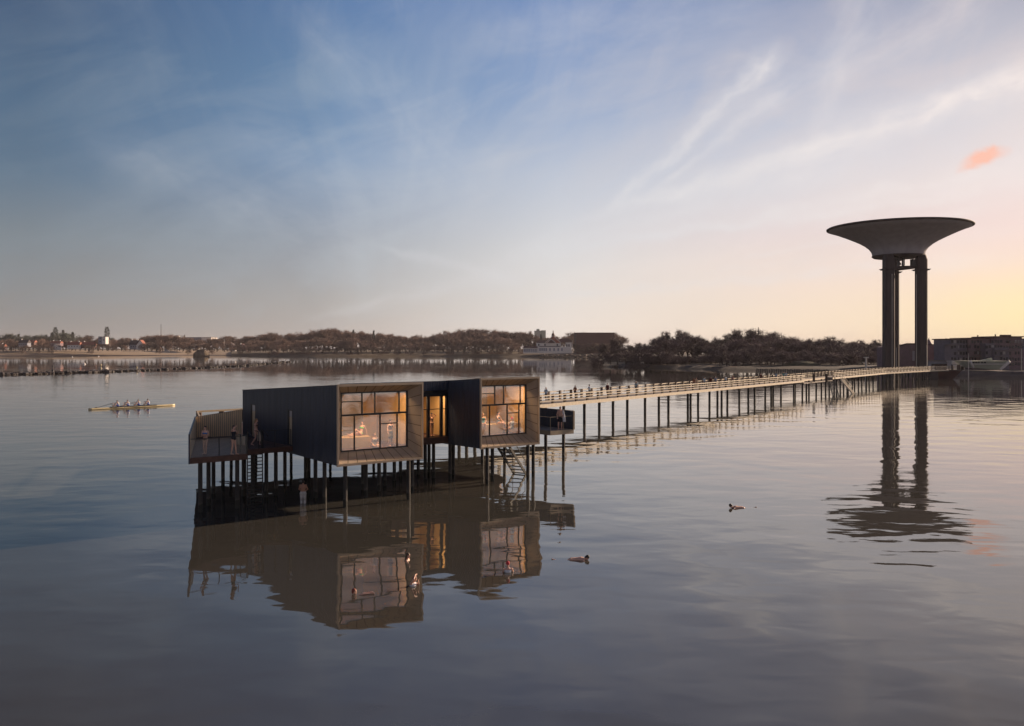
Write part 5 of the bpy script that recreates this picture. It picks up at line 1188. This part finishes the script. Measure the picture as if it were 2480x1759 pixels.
block(238, 247, 816, 831, YH+8, M_GREYW, 'grey shaded side wing of the cube house by the poplar', 'house_wing', 'house', 9, 2, 1)
block(247.2, 255.5, 816.5, 831, YH+6, M_WHITE, 'white cube shaped house beside the tall poplar', 'cube_house', 'house', 9, 1, 1)
block(449, 488, 817.5, 826, 1400, M_GREYW, 'wide pale grey sports hall with a dark flat roof behind the trees', 'sports_hall', 'hall', 40, 1, 8)
block(489, 511, 817.5, 826, 1395, M_WHITE, 'bright end of the flat roofed hall behind the trees', 'hall_extension', 'hall', 30)
block(516, 537, 822, 832, 1290, M_STONE, 'beige apartment block half hidden by bare trees', 'apartment_block', 'building', 12, 3, 6)
block(420, 430, 813.5, 820, 1380, M_WHITE, 'white rooftop building above the bare trees on the left', 'rooftop_building', 'building', 10, 1, 3)
tb = block(1294.5, 1310, 802, 820, 1450, M_GREENB, 'pale green tower block above the trees left of the spire', 'tower_block', 'building', 14, 6, 4, M_WINP)
b = MB(); x = GX(1316, 1455); b.box((x, 1460, GZ(812, 1455)), (8, 12, 16)); b.build('lower_wing', M_GREENB, tb)
b = MB(); x = GX(1303, 1455); b.box((x, 1457, GZ(799.5, 1455)), (5, 6, 3.2)); b.build('lift_housing', M_GREENB, tb)
block(1700, 1713, 829, 842, 600, M_GREYW, 'pale house behind the gap in the right-hand wood', 'villa', 'house', 10, 3, 3)
# white seaside pavilion with a spire
YP = 1045.0; X_ = lambda px: GX(px, YP); Z_ = lambda py: GZ(py, YP)
pv = thing('pavilion', 'white timber seaside pavilion with red roofs and a dark ridge spire', 'pavilion', (X_(1330), YP, Z_(856)))
def pbox(nm, x0, x1, y0, y1, yy, dep, m): b = MB(); b.box(((X_(x0)+X_(x1))/2, yy+dep/2, (Z_(y0)+Z_(y1))/2), (X_(x1)-X_(x0), dep, Z_(y0)-Z_(y1))); return b.build(nm, m, pv)
g = pbox('ground_floor', 1302, 1371, 840.5, 856, YP, 16, M_WHITE); pbox('upper_floor', 1300, 1358.5, 831, 840.3, YP+2.5, 13, M_WHITE)
vr = pbox('veranda', 1267, 1301.8, 843, 856, YP+1, 11, M_WHITE); pbox('east_wing', 1371.3, 1385, 829, 856, YP+4, 10, M_WHITE)
pbox('balcony_band', 1306, 1358, 838.4, 840.2, YP-.4, .5, M_DKROOF)
for px in (1270, 1274, 1278.5, 1283, 1288, 1293, 1298): 
    b = MB(); b.box((X_(px), YP+.97, Z_(849)), (1.7, .1, 3.6)); b.build('window', M_GREYW, pv)
for px in (1308, 1313, 1318, 1323, 1332, 1342, 1352, 1361): b = MB(); b.box((X_(px), YP-.03, Z_(847)), (1.9, .1, 3.4)); b.build('window', M_GREYW, pv)
for px in (1305, 1320, 1350): b = MB(); b.box((X_(px), YP+2.46, Z_(835.5)), (1.6, .1, 2.2)); b.build('window', M_WIN, pv)
for px in (1373.5, 1378.5): b = MB(); b.box((X_(px), YP+3.96, Z_(837)), (1.6, .1, 3.0)); b.build('window', M_WIN, pv)
def pgable(nm, x0, x1, ye, yt, yy, dep, m, over=.9, trim=None):
    b = MB(); a, c, xm, ze, zt = X_(x0), X_(x1), (X_(x0)+X_(x1))/2, Z_(ye), Z_(yt)
    b.add([(a, yy, ze), (c, yy, ze), (xm, yy, zt), (a, yy+dep, ze), (c, yy+dep, ze), (xm, yy+dep, zt)], [(0, 1, 2), (5, 4, 3), (1, 4, 5, 2), (0, 2, 5, 3), (0, 3, 4, 1)])
    o = b.build(nm, m, pv)
    if trim:
        b = MB(); b.bar((a, yy-.3, ze), (xm, yy-.3, zt+.3), .35, .6); b.bar((xm, yy-.3, zt+.3), (c, yy-.3, ze), .35, .6); b.build('gable_trim', M_WHITE, o)
    return o
pgable('main_roof', 1320, 1359, 831, 813.5, YP+1.5, 15, M_REDROOF, trim=True)
pgable('front_gable', 1324, 1346, 831, 822, YP-.8, 3, M_BROWNROOF, trim=True)
b = MB(); z0, z1 = Z_(831), Z_(825); b.hexa([(X_(1299), YP+1.8, z0), (X_(1321), YP+1.8, z0), (X_(1321), YP+17, z0), (X_(1299), YP+17, z0)], [(X_(1304), YP+8, z1), (X_(1321), YP+8, z1), (X_(1321), YP+10, z1), (X_(1304), YP+10, z1)]); b.build('side_roof', M_BROWNROOF, pv)
b = MB(); z0, z1 = Z_(829.5), Z_(820); b.hexa([(X_(1352), YP+3.5, z0), (X_(1386), YP+3.5, z0), (X_(1386), YP+17, z0), (X_(1352), YP+17, z0)], [(X_(1357), YP+9, z1), (X_(1376), YP+9, z1), (X_(1376), YP+11, z1), (X_(1357), YP+11, z1)]); b.build('side_roof', M_BROWNROOF, pv)
b = MB(); z0 = Z_(843.2); b.hexa([(X_(1265), YP+.2, z0), (X_(1303), YP+.2, z0), (X_(1303), YP+13, z0), (X_(1265), YP+13, z0)], [(X_(1270), YP+3, Z_(838.5)), (X_(1303), YP+3, Z_(838.5)), (X_(1303), YP+12, Z_(838.5)), (X_(1270), YP+12, Z_(838.5))]); b.build('veranda_roof', M_BROWNROOF, pv)
b = MB(); xx, yy = X_(1340.5), YP+9
b.lathe((xx, yy, 0), [(2.0, Z_(817)), (1.95, Z_(810.5)), (1.1, Z_(807.5)), (.62, Z_(806)), (.6, Z_(803)), (.1, Z_(799.5))], 8); b.build('spire', M_BROWNROOF, pv)
# the dark flat-topped block right of the pavilion
db = block(1395, 1487.5, 806.5, 856, 1080, M_BROWNROOF, 'large dark brown flat-topped block right of the white pavilion', 'block_building', 'building', 30, 0, 0)
db.children[0].data.materials[0] = mat('dark_brown_wall', (.062, .044, .038), .9, 0, .35, .35)
random.seed(77)
for px in (1392, 1402, 1414, 1424, 1437, 1449, 1462, 1472, 1482):
    Y = random.uniform(1062, 1070); plant(random.choice(PB), 'bare_tree', GX(px, Y), Y, 6, GZ(random.uniform(828, 836), Y)-6, 1.4, 'bare tree in front of the dark flat-topped block by the pavilion', 'tree', 'trees in front of the dark block')
# harbour buildings on the right
def hb(px0, px1, y0, y1, Y): return GX(px0, Y), GX(px1, Y), GZ(y0, Y), GZ(y1, Y)
Y = 372
r = thing('gabled_hall', 'dark gabled brick hall seen between the tower legs', 'hall', (GX(2197, Y), Y, 1.5))
x0, x1 = GX(2171, Y), GX(2224, Y); xk = GX(2195, Y); b = MB(); zt0, zt1 = GZ(841, Y), GZ(834, Y)
b.add([(x0, Y, 1.5), (x1, Y, 1.5), (x1, Y, zt1), (xk, Y, zt1), (x0, Y, zt0), (x0, Y+20, 1.5), (x1, Y+20, 1.5), (x1, Y+20, zt1), (xk, Y+20, zt1), (x0, Y+20, zt0)],
      [(0, 1, 2, 3, 4), (9, 8, 7, 6, 5), (1, 6, 7, 2), (2, 7, 8, 3), (3, 8, 9, 4), (4, 9, 5, 0)]); b.build('wall', M_BRICK, r)
b = MB(); b.bar((x0-.4, Y-.2, zt0+.15), (xk, Y-.2, zt1+.2), .8, .5); b.bar((xk, Y-.2, zt1+.2), (x1+.3, Y-.2, zt1+.2), .8, .5); b.build('roof_edge', M_DKROOF, r)
b = MB(); b.box((GX(2217, Y), Y-.1, GZ(862, Y)), (2.6, .25, 4.2)); b.build('window', M_WINP, r)
r = block(2246, 2300, 836, 900, 380, M_BRICK, 'dark brick harbour hall with two pointed turrets', 'harbour_hall', 'hall', 16, 0, 0)
for px in (2249.5, 2291):
    xx = GX(px, 384); b = MB(); b.lathe((xx, 384, 0), [(1.5, GZ(838, 384)), (1.4, GZ(833, 384)), (.75, GZ(827, 384)), (.35, GZ(823, 384)), (.06, GZ(818.5, 384))], 6); b.build('turret', M_BRICK, r)
r = thing('apartment_building', 'long stepped apartment building with balconies along the harbour', 'apartment building', (GX(2385, 350), 350, 1.6))
def wing(px0, px1, ytop, Y, dep, m): b = MB(); x0, x1 = GX(px0, Y), GX(px1, Y); zt = GZ(ytop, Y); b.box(((x0+x1)/2, Y+dep/2, (1.6+zt)/2), (x1-x0, dep, zt-1.6)); return b.build('wall', m, r)
wing(2302, 2345, 822.5, 352, 14, M_BRICK2); wing(2345.3, 2400, 820.5, 351, 14, M_BRICK); wing(2400.3, 2475, 817, 350, 14, M_BRICK); wing(2475.5, 2560, 820, 350, 14, M_BRICK2)
wing(2288, 2320, 834, 346, 6, M_BRICK2); wing(2387, 2408, 832, 346, 4, M_BRICK2); wing(2408.5, 2444, 842, 344, 6, M_BRICK2); wing(2444.5, 2530, 848, 345, 5, M_BRICK)
for px0, px1, py, Y in ((2300, 2346, 822, 352), (2345, 2401, 820, 351), (2400, 2476, 816.5, 350)):
    b = MB(); x0, x1 = GX(px0, Y), GX(px1, Y); b.box(((x0+x1)/2, Y+6.5, GZ(py, Y)+.1), (x1-x0+.5, 16, .4)); b.build('roof', M_BROWNROOF, r)
for px, py in ((2368, 812), (2410.5, 810)): b = MB(); x = GX(px, 356); b.bar((x, 356, GZ(822, 356)), (x, 356, GZ(py, 356)), .35, .35); b.build('antenna', M_BROWNROOF, r)
for px, py, w_ in ((2381, 819, 1.2), (2430, 815, 2.2), (2444, 815, .8)): b = MB(); x = GX(px, 356); b.box((x, 356, GZ(py, 356)), (w_, 1.6, 1.3)); b.build('chimney', M_BROWNROOF, r)
for px0, px1, py, Y in ((2320, 2385, 850.5, 350), (2347, 2385, 863.5, 350), (2409, 2470, 849.5, 343.5), (2409, 2430, 863, 343.5), (2440, 2480, 828.5, 349.5), (2290, 2320, 836, 345.5)):
    b = MB(); x0, x1 = GX(px0, Y), GX(px1, Y); b.box(((x0+x1)/2, Y-.5, GZ(py, Y)), (x1-x0, 1.4, .35)); b.build('balcony', M_QUAY, r)
random.seed(3)
for row, py in enumerate((828, 840, 856, 870, 882)):
    for px in range(2306, 2480, 7):
        if random.random() < .22: continue
        if 2386 < px < 2410 and py > 830: Yw = 345.95
        elif 2408 <= px < 2445 and py > 845: Yw = 343.95
        elif px >= 2445 and py > 850: Yw = 344.95
        elif px < 2320 and py > 835: Yw = 345.95
        else: Yw = 352 if px < 2345 else (351 if px < 2400 else 350); Yw -= .05
        b = MB(); b.box((GX(px, Yw), Yw, GZ(py, Yw)+random.uniform(-.2, .2)), (random.choice((.7, .8, .9)), .12, 1.15)); b.build('window', M_WINP if random.random() < .14 else M_WIN, r)
# pale quayside cabins
block(2250, 2300, 875.5, 895, 338, M_GREYW, 'long low pale cabin behind the barge', 'quay_cabin', 'cabin', 6, 1, 5, M_WIN, M_QUAY)
block(2306, 2321, 877, 897, 334, M_WHITE, 'white kiosk with a flat overhanging roof beside the barge', 'kiosk', 'kiosk', 5, 1, 2, M_WIN, M_WHITE)
block(2321.5, 2337, 887, 897, 325, M_WHITE, 'small low white hut right of the white kiosk', 'hut', 'hut', 4, 1, 2, M_WIN, M_WHITE)
# pale green boat-shaped pavilion on piles
Y = 318; z_ = lambda p: GZ(p, Y); bv = thing('boat_shaped_building', 'pale green boat-shaped building on piles at the quay', 'building', (GX(2390, Y), Y, 0))
b = MB(); b.hexa([(GX(2357, Y), Y, z_(891)), (GX(2422, Y), Y, z_(896)), (GX(2422, Y), Y+8, z_(896)), (GX(2357, Y), Y+8, z_(891))], [(GX(2343, Y), Y-2, z_(874.5)), (GX(2438, Y), Y-2, z_(874.5)), (GX(2438, Y), Y+10, z_(874.5)), (GX(2343, Y), Y+10, z_(874.5))]); b.build('hull_wall', M_GREENB, bv)
b = MB(); b.bar((GX(2343, Y), Y-2.1, z_(875)), (GX(2356.5, Y), Y-.3, z_(890)), .5, .9); b.bar((GX(2438, Y), Y-2.1, z_(875)), (GX(2422, Y), Y-.3, z_(895)), .5, .9); b.bar((GX(2344, Y), Y-2.0, z_(882)), (GX(2434, Y), Y-1.4, z_(882)), .2, .25); b.build('edge_trim', M_WHITE, bv)
b = MB(); b.bar((GX(2380, Y), Y+2, z_(875)), (GX(2408, Y), Y+2, z_(868.5)), .5, .5); b.bar((GX(2408, Y), Y+2, z_(868.5)), (GX(2409, Y), Y+2, z_(875)), .4, .4); b.bar((GX(2394, Y), Y+2, z_(873.5)), (GX(2409, Y), Y+2, z_(873.5)), .3, 1.2); b.build('roof_fin', M_GREENB, bv)
for px in (2352, 2358, 2364, 2372, 2379): b = MB(); b.box((GX(px, Y), Y-1.75, z_(878)), (.75, .12, .6)); b.build('window', M_WIN, bv)
b = MB(); b.box((GX(2388, Y), Y+4, z_(900.5)), (18, 11, .5)); b.build('platform', M_QUAY, bv)
for px in (2342, 2349, 2360, 2365, 2370, 2378, 2386, 2394, 2401, 2410, 2418): b = MB(); xx = GX(px, Y); b.bar((xx, Y+1, -1), (xx, Y+1, z_(901.5)), .45, .45); b.build('pile', M_DARK, bv)
# masts and poles
def pole(px, y0, y1, Y, r, label, nm='pole', m=M_POLEEDGE, zb=None):
    x = GX(px, Y); b = MB(); z0 = GZ(y0, Y) if zb is None else zb; b.tube((x, Y, z0), (x, Y, GZ(y1, Y)), r, r*.7, 8)
    return tag(b.build(nm, m, None, loc=(x, Y, z0)), label, 'pole')
pole(2345.5, 0, 856, 295, .16, 'tall pale mooring pole left of the boat-shaped building', 'mooring_pole_or_lit_edge', zb=-1)
pole(2244.5, 0, 836, 290, .10, 'thin pale strip imitating the lit edge of the right tower leg', 'mooring_pole_or_lit_edge', zb=-1)  # pale upright added as the sunlit edge of the right leg
pole(2474, 900, 845, 325, .15, 'grey street lamp post at the right edge of the quay', 'lamp_post')
pole(2170.8, 0, 842, 300, .09, 'thin pale strip imitating the lit edge of the left tower legs', 'mooring_pole_or_lit_edge', zb=-1)  # pale upright added as the sunlit edge of the left legs
x = GX(2097.5, 300); b = MB(); b.tube((x, 300, -1), (x, 300, GZ(867, 300)), .33, .28, 10)
mst = b.build('signal_mast', M_POLEEDGE, None, loc=(x, 300, -1)); tag(mst, 'short thick pale signal mast behind the footbridge, left of the tower', 'mast')
b = MB(); b.box((x, 300, GZ(866, 300)), (1.5, .8, .3)); b.bar((x-1.3, 300, GZ(878, 300)), (x, 300, GZ(878, 300)), .2, .2); b.bar((x, 300, GZ(888.5, 300)), (x+1.8, 300, GZ(888, 300)), .2, .25); b.build('crossarm', M_POLEEDGE, mst)
pole(390, 822, 785, 1300, .5, 'thin tall radio mast rising over the left woodland', 'radio_mast', M_STEEL)
pole(447, 822, 811, 1380, .9, 'dark chimney left of the wide sports hall', 'chimney_stack', M_STEEL)
pole(266, 848, 823, 1160, .25, 'white flagpole on the beach edge near the cube house', 'flagpole', M_WHITE)
pole(543, 848, 822, 1120, .25, 'pale pole among bare trees at the end of the beach', 'flagpole', M_WHITE)
pole(1836.5, 815, 793, 545, .35, 'dark thin spire above the right-hand wood', 'church_spire', M_POST)
pole(1386.5, 856, 824, 1040, .2, 'white flagpole beside the pavilion east wing', 'flagpole', M_WHITE)
# stone revetments, groyne, boulder, fence posts
def rock_mesh(seed, m):
    random.seed(seed); b = MB(); b.ell((0, 0, 0), (1, 1, .8), None, 9, 6)
    b.v = [tuple(Vector(v)*(1+.38*mnoise.noise(Vector(v)*1.6+Vector((seed, 0, 0))))) for v in b.v]; return b.mesh('rock', m)
RK = [rock_mesh(i, M_ROCKD) for i in range(4)]; RP = [rock_mesh(10+i, M_STONE) for i in range(4)]
def rock(x, y, z, s_, ms, label, group):
    o = bpy.data.objects.new('rock', random.choice(ms)); col.objects.link(o); o.location = (x, y, z); o.scale = (s_*random.uniform(.8, 1.3), s_*random.uniform(.8, 1.2), s_*random.uniform(.6, .9)); o.rotation_euler = (0, 0, random.uniform(0, 6))
    return tag(o, label, 'rock', group)
random.seed(12); GB = [(-10, 908.5), (100, 906), (250, 901.5), (340, 898), (480, 892), (600, 886), (705, 876.5)]
xs = -8.0
while xs < 705:
    py = interp(GB, xs)+random.uniform(-.6, .6); Y = GY(py); s_ = random.uniform(.7, 1.35)*(1.15 if xs < 270 else .8)*(Y/360)
    if not (345 < xs < 420 and random.random() < .5):
        rock(GX(xs, Y), Y, .15, s_, RK, 'dark wet stone in the low breakwater line across the left bay', 'stones of the breakwater')
    xs += random.uniform(3.0, 5.0) if xs < 345 else random.uniform(3.6, 6.4)
xs = 1312.0
while xs < 1487:
    Y = GY(865.3)-random.uniform(0, 6); rock(GX(xs, Y), Y, random.uniform(.6, 2.6), random.uniform(1.5, 2.6), RP, 'pale boulder in the stone bank below the pavilion', 'boulders of the pavilion bank'); xs += random.uniform(2.6, 4.4)
xs = 1484.0
while xs < 1560:
    Y = GY(889.3)-random.uniform(0, 2); rock(GX(xs, Y), Y, random.uniform(.2, .8), random.uniform(.6, 1.2), RP, 'pale boulder at the tip of the wooded right shore', 'boulders of the right shore'); xs += random.uniform(3, 5)
x, Y = GX(487, 1105), 1105
b = MB(); b.ell((x, Y, 1.0), (10.5, 7, 7.2), None, 14, 8); b.v = [tuple(Vector(v)+Vector((0, 0, 1)).lerp(Vector((1, 0, .5)), .5)*2.6*mnoise.noise(Vector(v)*.16)) for v in b.v]
tag(b.build('boulder', mat('mound_stone', (.15, .115, .08), .9, 0, .15, .5), None, loc=(x, Y, 0)), 'large rounded boulder mound at the waterline left of centre', 'boulder')
px = 1830.0; k = 0
while px < 2005:
    Y = GY(899+ (px-1830)*.012); b = MB() if k == 0 else b
    if k == 0: b.bar((0, 0, -.8), (0, 0, 1.05), .5, .3); stk = b.mesh('stake', M_STEEL)
    o = bpy.data.objects.new('stake', stk); col.objects.link(o); o.location = (GX(px, Y), Y-2, 0); o.rotation_euler = (0, 0, random.uniform(-.2, .2)); o.scale = (1, 1, random.uniform(.85, 1.15))
    tag(o, 'dark upright stake in the shore fence below the wooded hill', 'stake', 'stakes along the right shore'); px += 4.3; k += 1
for px, py, top, lb_, m_ in ((128, 898, 884, 'dark marker post with a float in the left bay', M_STEEL), (244.7, 893, 881, 'yellow marker post left of its twin in the bay', M_BOATY), (331.5, 897, 887, 'yellow marker post right of its twin in the bay', M_BOATY)):
    Y = GY(py); x = GX(px, Y); b = MB(); b.tube((x, Y, -.5), (x, Y, GZ(top, Y)), .14, .14, 8); b.tube((x, Y, GZ(top, Y)-.9), (x, Y, GZ(top, Y)-.3), .34, .34, 8); b.ell((x, Y, .15), (.5, .5, .35), None, 10, 6)
    tag(b.build('marker_post', m_, None, loc=(x, Y, 0)), lb_, 'marker post')
for px, py, lb_ in ((204, 882.5, 'white float nearest the breakwater in the left bay'), (238.5, 863.6, 'white float close to the beach, right one of two'), (175, 865, 'white float close to the beach, left one of two')):
    Y = GY(py); x = GX(px, Y); b = MB(); b.ell((x, Y, .15), (.8, .8, .7), None, 12, 8); b.tube((x, Y, .5), (x, Y, 1.25), .12, .1, 6); tag(b.build('buoy', M_WHITE, None, loc=(x, Y, 0), smooth=True), lb_, 'buoy')
# benches / dark hedge line at the right wood
b = MB(); Y = 462; x0, x1 = GX(1560, Y), GX(1745, Y); b.box(((x0+x1)/2, Y, 3.6), (x1-x0, 3, 4.6)); 
hd = thing('hedge', 'long dark clipped hedge below the right-hand wood', 'hedge', ((x0+x1)/2, Y, 1.5))
hbm = MB(); random.seed(4)
for k in range(5000):
    p = Vector((random.uniform(x0, x1), Y+random.choice((-1.5, random.uniform(-1.5, 1.5))), random.uniform(1.4, 5.4))); blade(hbm, p, rv(), random.uniform(.4, .9), .10)
hbm.build('foliage', mat('dark_hedge_leaf', (.03, .032, .038), .8, 0, 1, .3), hd)
b = MB(); b.box(((x0+x1)/2, Y, 3.3), (x1-x0-.6, 2.4, 3.6)); b.build('branches', M_BARK, hd)
b = MB(); Y = 415; x = GX(1940, Y)
b.ell((x, Y, 1.2), (9, 8, 3.0), None, 20, 10); tag(b.build('lawn_mound', M_GRASS, smooth=True), kind='structure')

# ------------------------------------------------------------------ air
hm_ = bpy.data.materials.new('evening_air'); hm_.use_nodes = True; hn = hm_.node_tree; hn.nodes.clear()
ho = hn.nodes.new('ShaderNodeOutputMaterial'); hv = hn.nodes.new('ShaderNodeVolumePrincipled'); hv.inputs['Density'].default_value = .00006
hv.inputs['Color'].default_value = (.80, .76, .82, 1); hv.inputs['Anisotropy'].default_value = .1; hn.links.new(hv.outputs[0], ho.inputs['Volume'])
b = MB(); b.box((0, 4200, 32), (19000, 10000, 84)); tag(b.build('haze', hm_), kind='stuff')

# ------------------------------------------------------------------ render settings
sc.render.engine = 'CYCLES'
vs_ = sc.view_settings; vs_.view_transform = 'Standard'; vs_.look = 'None'; vs_.exposure = .5; vs_.gamma = 1
sc.cycles.max_bounces = 7; sc.cycles.transparent_max_bounces = 12; sc.cycles.glossy_bounces = 4; sc.cycles.diffuse_bounces = 3
sc.cycles.sample_clamp_indirect = 4; sc.cycles.use_denoising = True; sc.cycles.caustics_reflective = False; sc.cycles.caustics_refractive = False
